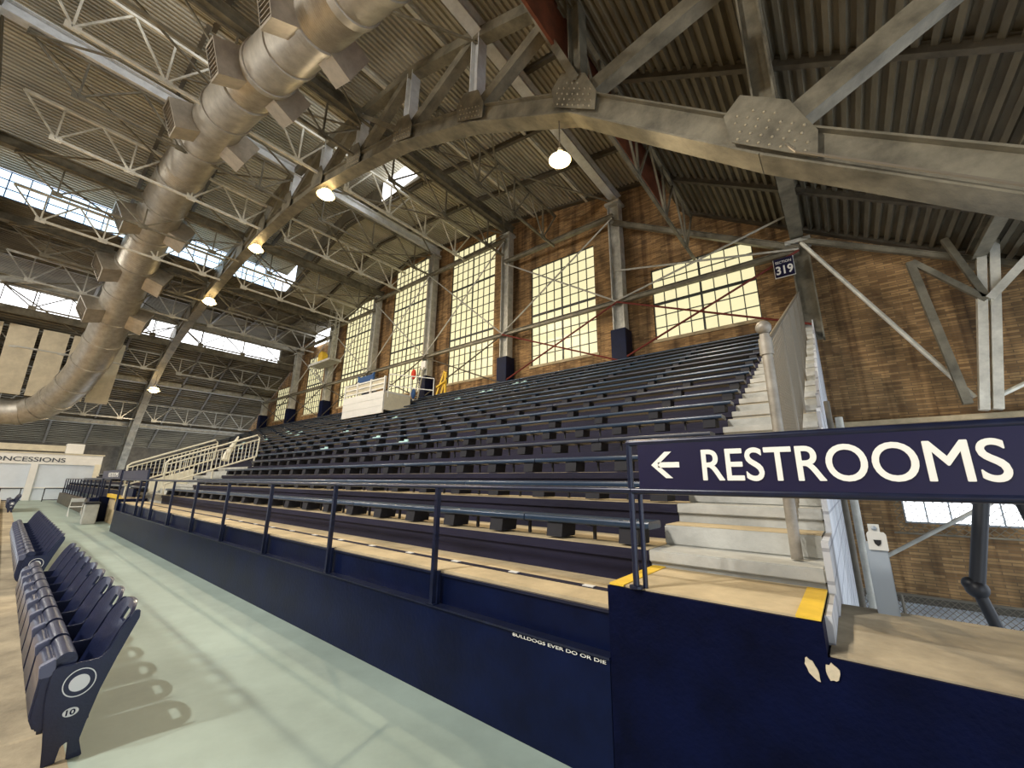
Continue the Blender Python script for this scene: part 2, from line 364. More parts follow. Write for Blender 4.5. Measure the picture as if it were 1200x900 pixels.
# ------------------------------------------------------------------ arch trusses
NODES = {-2: (6.6, -.9, 7.9), -1: (3.45, 4.5, 9.45), 0: (-.2, 7.5, 11.85), 1: (-3.9, 10.95, 15.0), 2: (-7.6, 13.1, 16.55), 3: (-11.3, 14.65, 17.9), 4: (-15., 15.6, 18.4),
         5: (-18.6, 16.4, 18.9), 6: (-22.3, 16.8, 19.2), 7: (-26., 16.9, 18.8), 8: (-29.6, 16.7, 18.0), 9: (-33.3, 16.3, 17.7), 10: (-37., 15.7, 17.1),
         11: (-40.6, 14.9, 16.6), 12: (-44.3, 14.0, 15.6), 13: (-48, 12.6, 14.), 14: (-51.65, 10.4, 12.0), 15: (-55.3, 6.6, 8.8), 16: (-57.6, 3., 7.2), 17: (-58.9, -.6, 5.4)}
def arch(y, label, detail):
    t = thing('arch_truss', (NODES[7][0], y, 0), label, 'roof truss', None)
    ks = sorted(NODES)
    b = MB()
    for a, c in zip(ks[:-1], ks[1:]):
        p = Vector((NODES[a][0], y, NODES[a][1])); q = Vector((NODES[c][0], y, NODES[c][1]))
        b.beam(p, q, .34, .50, up=(0, 0, 1)); d = (q - p).normalized(); n = Vector((0, 1, 0)).cross(d).normalized()
        if n.z < 0: n = -n
        for s in (-1, 1): b.beam(p + n * s * .27, q + n * s * .27, .56, .035)
        b.ball(p, .25, 12, 8)
    b.build('bottom_chord', M['steel'], t)
    c_ = MB()
    for a, c in zip(ks[:-1], ks[1:]):
        if a == 1 or a == 0: pass
        c_.beam((NODES[a][0], y, NODES[a][2]), (NODES[c][0], y, NODES[c][2]), .38, .40)
    c_.build('top_chord', M['steel'], t)
    for k in ks:
        X, zb, zt = NODES[k]
        MB().ibeam((X, y, zb + .2), (X, y, zt - .1), .40, .34, .03, .05, up=(1, 0, 0)).build('vertical_post', M['steel_white_lit'] if 2 <= k <= 6 else M['steel_light'] if 2 <= k <= 12 else M['steel'], t)  # white posts carry the light on their faces as colour
        # brace from this foot to the next top toward the right
        if k - 1 in NODES:
            X2, _, zt2 = NODES[k - 1]
            g = MB(); g.beam((X, y, zb + .15), (X2, y, zt2), .30, .34, up=(0, 1, 0)); g.beam((X, y - .17, zb + .15), (X2, y - .17, zt2), .38, .03, up=(0, 1, 0))
            g.build('diagonal_brace', M['steel'], t)
        # gusset plates with rivets
        gp = MB()
        for s in (-1, 1):
            yy = y + s * .29
            pts = [(X - .55, zb - .24), (X + .55, zb - .24), (X + .62, zb + .3), (X + .34, zb + .85), (X - .32, zb + .85), (X - .62, zb + .3)]
            sl = 0
            if k - 1 in NODES and k + 1 in NODES:
                sl = (NODES[k - 1][1] - NODES[k + 1][1]) / (NODES[k - 1][0] - NODES[k + 1][0])
            pts = [(px, pz + (px - X) * sl) for px, pz in pts]
            gp.prism(pts, 'y', yy - .012, yy + .012)
        nf = len(gp.f)
        if detail and -2 <= k <= 4:
            rv = gp
            for s in ((-1,) if k > 2 else (-1,)):
                for _ in range(34 if k <= 1 else 22):
                    i = _ % 7; j = _ // 7
                    px = X - .45 + i * .145 + (j % 2) * .05; pz = zb - .15 + j * .17 + (px - X) * sl
                    if j > 3 and not 1 < i < 5: continue
                    rv.dome((px, y - .302, pz), .028, (0, -1, 0), 6, 2)
        gpo = gp.build('gusset_plate', M['steel'], t)
        gpo.data.materials.append(M['rivet'])
        for pi_, pg in enumerate(gpo.data.polygons):
            if pi_ >= nf: pg.material_index = 1
    if detail:
        cd = MB(); pts = [(.05, y - .27, 7.55), (.35, y - .27, 7.3), (3.3, y - .27, 4.72)]
        cd.path([(.0, y - .3, 7.25), (.1, y - .33, 7.02), (1.7, y - .33, 5.68), (3.4, y - .33, 4.25)], .025, 6)
        cd.build('conduit', M['galv'], t)
        MB().ibeam((-3.8, y - .28, 11.5), (-6.0, y - .28, 17.2), .2, .18, .03, .06, up=(0, 1, 0)).build('diagonal_brace', M['steel'], t)
        MB().beam((-11.4, y - .3, 14.9), (-15.1, y - .3, 18.2), .1, .16).build('diagonal_brace', M['steel'], t)
    return t
arch(YT, 'huge riveted olive steel arch truss crossing overhead nearest the camera', True)
arch(-3.7, 'olive steel arch truss at the far left edge, parallel to the nearest one', False)

# ------------------------------------------------------------------ columns, roof beams, girders
COLTOP = [10.95, 16.2, 17.4, 18.6, 17.4, 16.6, 15.2, 10.8]
CB = ['at the right end beside the section sign', 'between the first and second windows from the right', 'between the second and third windows from the right', 'between the third and fourth windows from the right',
      'between the fourth and fifth windows from the right', 'between the fifth and sixth windows from the right', 'between the sixth and seventh windows from the right', 'beyond the leftmost window']
for i, (x, z) in enumerate(zip(XI, COLTOP)):
    t = thing('steel_column', (x, 17.6, 7.0), 'riveted grey steel column on the brick wall ' + CB[i], 'column')
    zb = 7.1
    if i == 0: zb = 7.0
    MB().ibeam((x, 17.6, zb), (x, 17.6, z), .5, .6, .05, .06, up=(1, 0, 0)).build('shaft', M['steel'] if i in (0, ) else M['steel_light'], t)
    if i:
        MB().box(x - .38, x + .38, 17.2, 17.95, zb, 9.1).build('painted_base', M['navy'], t, bevel=.02)
    c = MB().box(x - .4, x + .4, 17.25, 17.95, z - .1, z + .05); c.build('cap_plate', M['steel_light'], t)
BEAMZ = [11.35, 16.75, 17.95, 19.15, 17.8, 17.0, 15.5, 11.1]
for i, (x, z) in enumerate(zip(XI, BEAMZ)):
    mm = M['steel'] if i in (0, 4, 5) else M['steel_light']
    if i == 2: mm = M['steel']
    if i in (1, 3): mm = M['steel_white_lit']  # white stands for the lit side of these two beams
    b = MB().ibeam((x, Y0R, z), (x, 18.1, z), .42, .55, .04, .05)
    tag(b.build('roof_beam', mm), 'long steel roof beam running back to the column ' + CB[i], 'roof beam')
tag(MB().ibeam((-57.6, Y0R, 7.3), (-57.6, 18.1, 7.3), .3, .4, .04, .05).build('roof_beam', M['steel_light']), 'lowest pale roof beam at the far left', 'roof beam')
tag(MB().ibeam((4.0, Y0R, 8.75), (4.0, 18.1, 8.75), .3, .4, .04, .05).build('roof_beam', M['steel']), 'olive roof beam at the far right under the steep roof', 'roof beam')

GIR = [(-3.9, 13.9, 11.6), (-11.3, 17.3, 15.2), (-18.6, 18.95, 16.95), (-26., 18.6, 16.9), (-33.3, 17.5, 15.9), (-40.6, 16.3, 14.6), (-48.2, 13.1, 11.6), (-54.6, 9.2, 7.6)]
GL = ['beside the red-brown boards', 'first left of the glowing lamp', 'ending above the third window', 'ending above the fourth window', 'ending above the fifth window', 'ending above the sixth window', 'under the lower bright window band', 'lowest at the far left']
def lattice(x, zt, zb, y0, y1, n, label, m):
    t = thing('lattice_girder', (x, (y0 + y1) / 2, zb), label, 'girder')
    MB().beam((x, y0, zt), (x, y1, zt), .12, .12).build('top_chord', m, t)
    MB().beam((x, y0 + (y1 - y0) / n / 2, zb), (x, y1 - .2, zb), .11, .11).build('bottom_chord', m, t)
    d = (y1 - y0) / n
    for i in range(n):
        ya = y0 + i * d; ym = ya + d / 2
        MB().beam((x, ya, zt), (x, ym, zb), .07, .07).build('web_member', m, t)
        MB().beam((x, ym, zb), (x, ya + d, zt), .07, .07).build('web_member', m, t)
        MB().beam((x, ym, zb), (x, ym, zt), .07, .07).build('web_member', m, t)
        MB().box(x - .02, x + .02, ym - .2, ym + .2, zb - .12, zb + .16).build('gusset_plate', m, t)
for i, (x, zt, zb) in enumerate(GIR):
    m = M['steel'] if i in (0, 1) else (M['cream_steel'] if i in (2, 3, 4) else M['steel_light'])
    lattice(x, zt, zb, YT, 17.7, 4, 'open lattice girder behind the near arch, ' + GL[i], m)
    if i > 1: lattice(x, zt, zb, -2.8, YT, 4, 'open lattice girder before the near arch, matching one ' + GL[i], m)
G2 = [(-15., 17.6, 15.9, 'third'), (-22.3, 18.8, 17.0, 'fourth'), (-29.6, 17.5, 16.0, 'fifth'), (-37., 16.7, 15.3, 'sixth'), (-44.3, 15.2, 13.8, 'seventh')]
for x, zt, zb, w in G2:
    lattice(x, zt, zb, YT, 17.5, 3, 'slender lattice under the roof beam of the %s column, behind the near arch' % w, M['steel'])
    lattice(x, zt, zb, -2.8, YT, 3, 'slender lattice under the roof beam of the %s column, before the near arch' % w, M['steel'])
BX = [(-7.6, 16.4), (-15., 17.6), (-22.3, 18.7), (-29.6, 17.5), (-37., 16.7), (-44.3, 15.2), (-51.6, 10.9)]
for (xa, za), (xb, zb), w in zip(BX[:-1], BX[1:], ORD[1:]):
    for ya, yb, wd in ((YT, 17.4, 'behind'), (-2.8, YT, 'before')):
        t = thing('roof_cross_brace', ((xa + xb) / 2, (ya + yb) / 2, min(za, zb)), 'crossed roof bracing rods in the %s bay from the right, %s the near arch' % (w, wd), 'brace')
        MB().beam((xa, ya, za), (xb, yb, zb), .07, .07).build('rod', M['steel'], t)
        MB().beam((xb, ya, zb - .1), (xa, yb, za - .1), .07, .07).build('rod', M['steel'], t)

def roofz(x):
    for (x0, z0, x1, z1, ye, mm, pt) in roofs:
        if ye == 12.2: continue
        if x1 <= x <= x0: return z0 + (z1 - z0) * (x0 - x) / (x0 - x1)
    return 6
for i, y in enumerate((1.8, 4.6, 9.7, 12.3, 15.1)):
    r = MB()
    for a, c in (() if i in (0, 1, 3) else ((9.4, -4.3),)) + ( (-4.5, -16.9), (-35.6, -46.5), (-46.7, -61.8)):
        r.ibeam((a, y, roofz(a - .01) - .22), (c, y, roofz(c + .01) - .22), .16, .26, .025, .03)
    if y > 12.2: 
        r.ibeam((-17.1, y, 19.1), (-25.8, y, 20.), .16, .26, .025, .03); r.ibeam((-25.8, y, 20.), (-35.4, y, 17.3), .16, .26, .025, .03)
    else:
        r.ibeam((-17.1, y, 20.8), (-25.8, y, 21.1), .16, .26, .025, .03); r.ibeam((-25.8, y, 21.1), (-35.4, y, 19.1), .16, .26, .025, .03)
    tag(r.build('roof_rafter', M['steel_dark']), 'dark steel rafter crossing under the corrugated roof, %s from the camera' % ORD[i], 'rafter')
# slender purlins parallel to the beams
PX = [-9.4, -13.1, -16.3, -38.8, -42.4, -50., -53.3]
PL = ['right of the first lattice girder', 'left of the first lattice girder', 'beside the raised roof', 'between the two window bands, upper', 'between the two window bands, lower', 'under the lower window band', 'low at the far left', 'under the steep right roof', 'under the steep right roof near the red-brown boards']
for x, l in zip(PX, PL):
    z = roofz(x) - .2
    tag(MB().ibeam((x, Y0R, z), (x, 18.1, z), .14, .2, .02, .03).build('roof_purlin', M['cream_steel'] if -36 < x < 0 else M['steel']), 'thin purlin running toward the brick wall ' + l, 'purlin')
# trim plate along roof edge at the brick wall
for a, c, n in ((9.4, -4.3, 1), (-4.5, -17, 2), (-17, -25.8, 3), (-25.8, -35.4, 4), (-35.6, -46.5, 5)):
    tag(MB().beam((a, YW - .15, roofz(a - .01) - .12), (c, YW - .15, roofz(c + .01) - .12), .25, .2).build('edge_angle', M['steel_dark']), 'dark steel angle where roof meets brick wall, %s from the right' % ORD[n - 1], 'steel angle')

# wall girts and cross braces
GY = 17.35
bay = ['across the first window from the right', 'across the second window from the right', 'across the third window from the right', 'across the fourth window from the right', 'across the fifth window from the right', 'across the sixth window from the right', 'across the leftmost window']
for i in range(7):
    xa, xb = XI[i], XI[i + 1]; zm = 10.55
    tag(MB().ibeam((xa, GY, zm), (xb, GY, zm), .2, .22, .02, .04).build('wall_girt', M['steel']), 'horizontal steel strut at mid height ' + bay[i], 'strut')
    zt = min(COLTOP[i], COLTOP[i + 1]) - .4
    ztt = 12.3 if i == 0 else (15.4 if i in (1, 5) else zt)
    if i == 6: ztt = 10.9
    if i < 6: tag(MB().ibeam((xa, GY, COLTOP[i] - .35 if i == 0 else ztt), (xb, GY, ztt if i else 15.), .2, .25, .02, .04).build('upper_strut', M['steel']), 'upper steel strut ' + bay[i], 'strut')
    t = thing('cross_brace', ((xa + xb) / 2, GY - .12, 7.8), 'crossed steel rods ' + bay[i], 'brace')
    red = M['rust']
    MB().tube((xa, GY - .1, 10.5), (xb, GY - .1, 7.5), .045, 6).build('rod', red if i < 2 else M['steel_dark'], t)
    MB().tube((xa, GY - .14, 7.5), (xb, GY - .14, 10.5), .045, 6).build('rod', red if i < 2 else M['steel_dark'], t)
    if i < 6:
        MB().tube((xa, GY - .1, zm), (xb, GY - .1, ztt - .1), .045, 6).build('rod', M['steel_light'], t)
        MB().tube((xa, GY - .14, max(ztt - .2, 11.)), (xb, GY - .14, zm), .045, 6).build('rod', M['steel_light'], t)
# right hand brick bay: struts and the pale hanging post
t = thing('pale_wall_post', (3.6, 17.2, 3.9), 'cream double-angle steel post on the ledge at the right, with slanting braces', 'post')
for s in (-.13, .13): MB().box(-.1, .1, -.06, .06, 0, 1)  # unused shape guard
for s in (-.13, .13):
    MB().beam((4.45 + s, 17.2, 10.2), (3.42 + s, 17.2, 4.0), .2, .24, up=(0, 1, 0)).build('angle_bar', M['cream_steel'], t)
MB().ibeam((3.95, 17.1, 7.2), (6.4, 17.1, 9.9), .2, .24, .04, .06, up=(0, 1, 0)).build('brace', M['cream_steel'], t)
MB().beam((3.9, 17.1, 7.3), (3.4, 17.1, 9.4), .14, .16).build('brace', M['steel'], t)
MB().beam((3.0, 17.1, 4.2), (2.55, 17.1, 8.9), .2, .2).build('brace', M['steel'], t)
MB().beam((3.9, 17.1, 7.2), (2.6, 17.1, 8.9), .14, .16).build('brace', M['steel'], t)
tag(MB().tube((-.1, 17.3, 10.8), (3.2, 17.3, 4.4), .07, 8).build('wall_rod', M['cream_steel']), 'long diagonal rod slanting down across the right brick wall', 'rod')
tag(MB().ibeam((-.1, 17.3, 10.9), (5.5, 17.3, 7.7), .16, .18, .02, .04).build('wall_girt', M['steel']), 'sloping strut across the right brick wall below the roof', 'strut')
tag(MB().tube((3.5, 17.3, 4.3), (6.6, 17.3, 6.0), .06, 8).build('wall_rod', M['cream_steel']), 'short rod rising right from the foot of the cream post', 'rod')

# hanging panels at the far left
for i, (ya, yb) in enumerate(((-4.0, -2.26), (-1.97, -.51), (-.28, 1.15), (1.4, 2.9), (3.1, 4.5))):
    tag(MB().prism([(-47.6, 13.1), (-47.3, 13.1), (-50.2, 8.2), (-50.5, 8.2)], 'y', ya, yb).build('acoustic_panel', M['panel']), 'tall cream hanging panel high at the far left, %s from the left' % ORD[i], 'panel')

# ------------------------------------------------------------------ duct
t = thing('ventilation_duct', (-20, 3, 9), 'giant round galvanised ventilation duct curving down along the roof at the left', 'duct')
DP = [((-2., 3, 10.3), 0.66), ((-5.5, 3, 12.3), 0.68), ((-8., 3, 13.35), 0.72), ((-11.4, 3, 14.7), 0.80), ((-14.7, 3, 15.95), 0.86), ((-19.6, 3, 17.5), 0.95), ((-26.3, 2.95, 18.1), 1.03), ((-31.8, 2.95, 17.7), 1.08),
      ((-37.4, 2.95, 16.), 1.12), ((-41.7, 2.9, 13.7), 1.12), ((-44.9, 2.65, 11.3), 1.12), ((-48.6, 1.9, 8.9), 1.10), ((-51.2, .6, 7.45), 1.08), ((-52., -1.6, 6.9), 1.05), ((-52., -9, 6.8), 1.05)]
def cat(P, i, f):
    p0, p1, p2, p3 = (Vector(P[max(0, min(len(P) - 1, i + k))][0]) for k in (-1, 0, 1, 2))
    v = .5 * ((2 * p1) + (p2 - p0) * f + (2 * p0 - 5 * p1 + 4 * p2 - p3) * f * f + (3 * p1 - p0 - 3 * p2 + p3) * f ** 3)
    return v, P[i][1] * (1 - f) + P[i + 1][1] * f
seg = []
for i in range(len(DP) - 1):
    for j in range(10): seg.append(cat(DP, i, j / 10))
seg.append((Vector(DP[-1][0]), DP[-1][1]))
n = len(seg); chunk = 6
for a in range(0, n - 1, chunk):
    part = seg[a:min(a + chunk + 1, n)]
    if len(part) < 2: continue
    ribbed = (a // chunk) % 3 == 0 and a < 80
    pts, rs = [], []
    for (p, r), (q, r_) in zip(part[:-1], part[1:]):
        m_ = 8 if ribbed else 1
        for k in range(m_):
            f = k / m_; pts.append(p.lerp(q, f)); rs.append((r + (r_ - r) * f) * (1 - (.03 if ribbed and k % 2 else 0) - (.015 if ribbed else 0)))
    pts.append(part[-1][0]); rs.append(part[-1][1])
    MB().path(pts, rs, 32).build('duct_section', M['duct'], t, smooth=True)
    p, r = part[0]; q, _ = part[1]; d = (q - p).normalized()
    bn = MB(); bn.path([p - d * .16, p - d * .15, p + d * .15, p + d * .16], [r, r * 1.05, r * 1.05, r], 32); bn.build('band_ring', M['duct'], t, smooth=True)
def outlet(i, f, side):
    p, r = cat(DP, i, f); q, _ = cat(DP, i, min(f + .05, 1)); d = (q - p).normalized()
    if (q - p).length < 1e-5: return
    o_ = Vector((0, side, -.42)).normalized(); o_ = (o_ - d * o_.dot(d)).normalized(); u = d.cross(o_).normalized()
    w = .62 * r; L = r * 1.72
    m = MB()
    def ring(dist, s): return [p + o_ * dist + d * a * s + u * b * s for a, b in ((-1, -1), (1, -1), (1, 1), (-1, 1))]
    a_, b_ = ring(r * .7, w * .95), ring(L, w)
    m.add(a_ + b_, [(0, 1, 5, 4), (1, 2, 6, 5), (2, 3, 7, 6), (3, 0, 4, 7), (0, 3, 2, 1)])
    c_, e_ = ring(L, w * .86), ring(L - .12, w * .86)
    m.add(b_ + c_, [(0, 1, 5, 4), (1, 2, 6, 5), (2, 3, 7, 6), (3, 0, 4, 7)])
    bx = m.build('air_outlet', M['duct_box'], t)
    g = MB(); g.add(e_, [(0, 1, 2, 3)]); g.build('grille_back', M['black'], bx)
    sl = MB()
    for k in range(-3, 4):
        c = p + o_ * (L - .06) + u * (k * w * .24); sl.beam(c - d * w * .86, c + d * w * .86, .02, .1, up=o_)
    sl.build('louvres', M['duct_box'], bx)
def find(X):
    for i in range(len(DP) - 1):
        if DP[i][0][0] >= X > DP[i + 1][0][0]: return i, (DP[i][0][0] - X) / (DP[i][0][0] - DP[i + 1][0][0])
for X in (-9.6, -14.2, -20.6, -31.8, -37.0, -41.):
    i, f = find(X)
    for s in (-1, 1): outlet(i, f, s)
for i, f in ((3, .2), (4, .5), (6, .2)):
    p, r = cat(DP, i, f); MB().tube(p + Vector((0, 0, r)), p + Vector((0, 0, r + 2.2)), .03, 6).build('hanger_rod', M['steel_dark'], t)

# ------------------------------------------------------------------ pendant lamps
LMP = [((-4.5, 7.3, 9.75), .28, 260, 'glowing warm pendant lamp near the arch apex, largest and nearest'), ((-18.0, 7.3, 15.5), .42, 420, 'glowing pendant lamp under the arch, second from the right'),
       ((-27.2, 7.3, 16.1), .42, 260, 'glowing pendant lamp under the arch, third from the right'), ((-36., 7.3, 15.0), .46, 260, 'pendant lamp under the arch, fourth from the right'),
       ((-49.5, 7.3, 9.9), .46, 200, 'small pendant lamp low on the left leg of the arch')]
for p, s, w, l in LMP:
    x, y, z = p
    t = thing('pendant_lamp', p, l, 'lamp')
    pr = [(.18, 1.25), (.2, .9), (.3, .75), (.62, .45), (1., .12), (1., 0)]
    v = []; f = []; n = 20
    for r, h in pr: v += [(x + s * r * math.cos(2 * PI * k / n), y + s * r * math.sin(2 * PI * k / n), z + s * h) for k in range(n)]
    for i in range(len(pr) - 1): f += [(i * n + k, i * n + (k + 1) % n, (i + 1) * n + (k + 1) % n, (i + 1) * n + k) for k in range(n)]
    MB().add(v, f).build('lamp_shade', M['shade'], t, smooth=True)
    MB().ball((x, y, z + s * .12), s * .82, 16, 10, (1, 1, .72)).build('bulb', M['lamp'], t, smooth=True)
    MB().tube((x, y, z + s * 1.2), (x, y, z + s * 1.2 + 1.3), .02, 6).build('stem', M['steel_dark'], t)
    ld = bpy.data.lights.new('lamp_light', 'SPOT'); ld.spot_size = 2.9; ld.spot_blend = .35; ld.energy = w * 4.5; ld.color = (1, .82, .58); ld.shadow_soft_size = .14
    lo = bpy.data.objects.new('lamp_light', ld); COL.objects.link(lo); lo.location = (0, 0, -s * .95); lo.parent = t

# ------------------------------------------------------------------ floors and front wall
struct('floor', MB().box(-56, 3., .62, 2.9, -.3, 0), M['walk'])
struct('floor_far', MB().box(-56, -22.5, 2.9, 6.5, -.3, -.001), M['walk'])
struct('floor_seating_ledge', MB().box(-56, 3., .18, .62, -.3, .004), M['ledge'])
struct('trim_10', MB().box(-56, 3., .06, .18, -3.9, .16), M['cream'], bevel=.01)
struct('floor_court', MB().box(-56, 10, -34, .06, -4.1, -3.9), M['court'])
struct('floor_lower', MB().box(-.2, 9.5, 3.9, YW, -1.75, -1.55), M['lowfloor'])
struct('trim_11', MB().box(-.2, 9.5, YW - .12, YW, -1.6, -1.35), M['steel_dark'])
# expansion joints
fw = MB().box(-20.2, -1.36, 2.71, 3.0, 0, .70); struct('wall_front', fw, M['navy'], bevel=.006)
struct('trim_20', MB().box(-20.2, -1.36, 2.69, 2.80, .70, .715), M['navy_rail'])
struct('wall_front_upper', MB().box(-20.2, -1.36, 2.79, 3.0, .70, .97), M['navy'])
struct('trim_21', MB().box(-20.2, -1.36, 2.77, 3.0, .955, .975), M['navy_rail'])
blk = MB().prism([(-1.36, 0), (3.2, 0), (3.2, .995), (-.2, .995), (-.2, 1.145), (-1.36, 1.145)], 'y', 2.71, 2.90); struct('wall_block', blk, M['navy_rough'])
struct('wall_block_core', MB().box(-1.36, -.205, 2.9, 3.54, 0, 1.14), M['navy_rough'])
struct('floor_block_top', MB().box(-1.34, -.21, 2.735, 3.54, 1.14, 1.156), M['concrete'])
struct('floor_low_top', MB().box(-.19, 3.2, 2.73, 3.92, .93, 1.004), M['ledge'])
struct('trim_22', MB().box(-1.35, -1.25, 2.72, 3.54, 1.15, 1.162), M['yellow'])
struct('trim_23', MB().box(-.31, -.205, 2.72, 3.50, 1.15, 1.162), M['yellow'])
struct('floor_lower_walk', MB().box(-20.2, -1.36, 2.8, 3.56, .9, 1.0), M['concrete'])
struct('trim_24', MB().box(-20.2, -1.36, 3.12, 3.2, 1.0, 1.004), M['navy_riser'])
# low wall behind and the far continuation of the front wall
struct('wall_front_far', MB().box(-47, -25.4, 2.9, 3.2, 0, .72), M['steel_dark'], bevel=.01)
struct('wall_entry_left', MB().box(-25.6, -25.3, 2.75, 3.5, 0, 1.05), M['navy'])
struct('wall_entry_right', MB().box(-20.5, -20.2, 2.71, 3.5, 0, 1.1), M['navy'])
struct('floor_entry', MB().box(-25.3, -20.5, 3.1, 4.4, .0, 1.1), M['concrete'])
struct('trim_25', MB().box(-25.3, -22.9, 3.0, 3.12, 1.02, 1.16), M['yellow']); struct('trim_26', MB().box(-22.6, -20.3, 2.95, 3.1, .92, 1.08), M['yellow'])
struct('trim_27', MB().box(-23., -20.5, 3.1, 3.2, 1.15, 1.45), M['navy'])
for i in range(12):
    x = -1.75 - i * .78
    tag(MB().box(x - .05, x + .05, 3.135, 3.185, 1.0, 1.01).build('seat_number_plate', M['plate']), 'small white number plate on the dark stripe of the lower concrete walk', 'number plate', 'number plates along the lower concrete walk')
# bare plaster chips and painted motto on the front wall
for nm, cx, cz, k, lb in (('paint_chip', -.27, .93, 0, 'bare cream plaster patch on navy wall, left of the two'), ('paint_chip', -.19, .935, 1, 'bare cream plaster patch on navy wall, right of the two')):
    pts = []
    for a in range(16):
        r = 1 + random.uniform(-.16, .16); th = 2 * PI * a / 16
        dx, dz = (.024 if k == 0 else .028) * r * math.cos(th), (.048 if k == 0 else .036) * r * math.sin(th)
        pts.append((cx + dx - dz * (.35 if k == 0 else 0), cz - .0 + dz))
    tag(MB().prism(pts, 'y', 2.702, 2.712).build(nm, M['chip']), lb, 'plaster patch')
t = thing('wall_motto', (-1.77, 2.70, .66), 'small white motto lettering BULLDOGS EVER DO OR DIE painted on the navy wall', 'lettering')
text('BULLDOGS EVER DO OR DIE', .030, M['letter'], t, (-2.17, 2.704, .668), (1, 0, 0), (0, 0, 1), width=.78, depth=.003)
# ------------------------------------------------------------------ bleacher terrace
def terrace(x0, x1, label, lo=None, hi=None):
    X0, X1 = x0, x1
    t = thing('concrete_terrace', ((x0 + x1) / 2, 3.52, 0), label, 'terrace')
    r = MB(); c = MB()
    for k in range(NROW + 1):
        y = row_y(k); z = tread_z(k); y1 = row_y(k + 1) if k < NROW else YW - .12
        x0 = lo if (lo and k > 3) else X0; x1 = hi if (hi and k > 3) else X1
        r.box(x0, x1, y + .03, y1 + .1, z - .42, z - .09); r.box(x0, x1, y, y1 + .06, z - .09, z - .006)
        c.box(x0 + .005, x1 - .005, y + (.01 if k < 2 else .09), y1 + .02, z - .008, z)
    r.build('riser', M['navy_riser'], t); c.build('tread', M['concrete'], t)
terrace(BX1, AX0, 'stepped navy and tan concrete terrace under the benches, right of the cream railings', (BX0 + BX1) / 2)
terrace(-51.7, BX0, 'stepped concrete terrace under the benches, left of the cream railings', None, (BX0 + BX1) / 2)
def stairs(x0, x1, label, near, rows=NROW):
    t = thing('concrete_stairs', ((x0 + x1) / 2, 3.52, 0), label, 'stairs')
    for k in range(rows + 1):
        y = row_y(k); z = tread_z(k); y1 = row_y(k + 1) if k < NROW else YW - .12
        s = MB(); s.box(x0, x1, y, y1 + .06, z - .09, z); s.box(x0, x1, y + .035, y1 + .1, z - .45, z - .09)
        s.build('landing_step', M['concrete_grey'], t, bevel=.008 if k < 6 and near else 0)
        if k < rows:
            MB().box(x0 + (.0), x1, y + .42, y1 + .05, z, z + .172).build('half_step', M['concrete_grey'], t, bevel=.012 if k < 6 and near else 0)
            if near and k < 8:
                MB().box(x0 + .01, x1 - .01, y + .43, y1, z + .170, z + .176).build('step_top', M['concrete'], t)
stairs(AX0, AX1 - .002, 'grey painted concrete stairs rising beside the chain link fence', True)
stairs(BX0, BX1, 'short concrete stairs between the two cream railings', False, 3)
# white block side wall of the stairs
sw = MB()
for k in range(NROW + 1):
    y = row_y(k); y1 = row_y(k + 1) if k < NROW else YW
    sw.box(-.2, -.16, y, y1, -1.6, tread_z(k) + .17)
struct('wall_stair_side', sw, M['block'], origin=(0, 0, 0))
struct('wall_block_side', MB().box(-.2, -.17, 2.9, 3.54, 1.0, 1.14), M['block'], origin=(0, 0, 0))

# ------------------------------------------------------------------ benches
plank_len = 3.4
def mk_plank(L, m):
    pr = []
    w, h, r = .30, .065, .022
    for cx, cy, a0 in ((w - r, h - r, 0), (r, h - r, 90), (r, r, 180), (w - r, r, 270)):
        for a in (0, 30, 60, 90): th = math.radians(a0 + a); pr.append((cx + r * math.cos(th), cy + r * math.sin(th)))
    mb = MB().prism(pr, 'x', -L / 2, L / 2)
    me_o = mb.build('p', m, origin=(0, 0, 0), smooth=True); me = me_o.data; bpy.data.objects.remove(me_o); return me
def mk_block():
    b = MB().prism([(.0, -.135), (.26, -.135), (.28, 0), (.02, 0)], 'x', -.09, .09); o = b.build('b', M['wood'], origin=(0, 0, 0)); me = o.data; bpy.data.objects.remove(o); return me
def mk_bracket():
    b = MB().box(-.012, .012, .12, .15, -.135, 0).box(-.02, .02, .02, .28, -.012, 0); o = b.build('b', M['black'], origin=(0, 0, 0)); me = o.data; bpy.data.objects.remove(o); return me
BLOCK = mk_block(); BRK = mk_bracket()
PM = {}
def link(name, me, parent, loc):
    o = bpy.data.objects.new(name, me); COL.objects.link(o); o.parent = parent; o.location = loc; return o
def bench(k, x0, x1, label, group, sp, phase):
    y = row_y(k) + .05; z = seat_z(k) - .05
    xr = x1 - .0
    t = thing('bleacher_bench', ((x0 + xr) / 2, y, z), label, 'bench', group)
    cx = (x0 + xr) / 2; edges = [xr]; e = xr - (1.35 + phase * .35)
    while e > x0 + .5: edges.append(e); e -= plank_len
    edges.append(x0)
    for a, b in zip(edges[:-1], edges[1:]):
        L = round(a - b - .012, 3); key = (L, k % 4 == 3)
        if key not in PM: PM[key] = mk_plank(L, M['plank_old'] if key[1] else M['plank'])
        link('seat_plank', PM[key], t, ((a + b) / 2 - cx, 0, 0))
    x = xr - .2; i = 0
    while x > x0 + .2:
        link('support_block', BLOCK, t, (x - cx, .01, 0)); 
        if k < 5 and x1 > -5 and i < 12: link('bracket', BRK, t, (x - sp / 2 - cx, 0, 0))
        x -= sp; i += 1
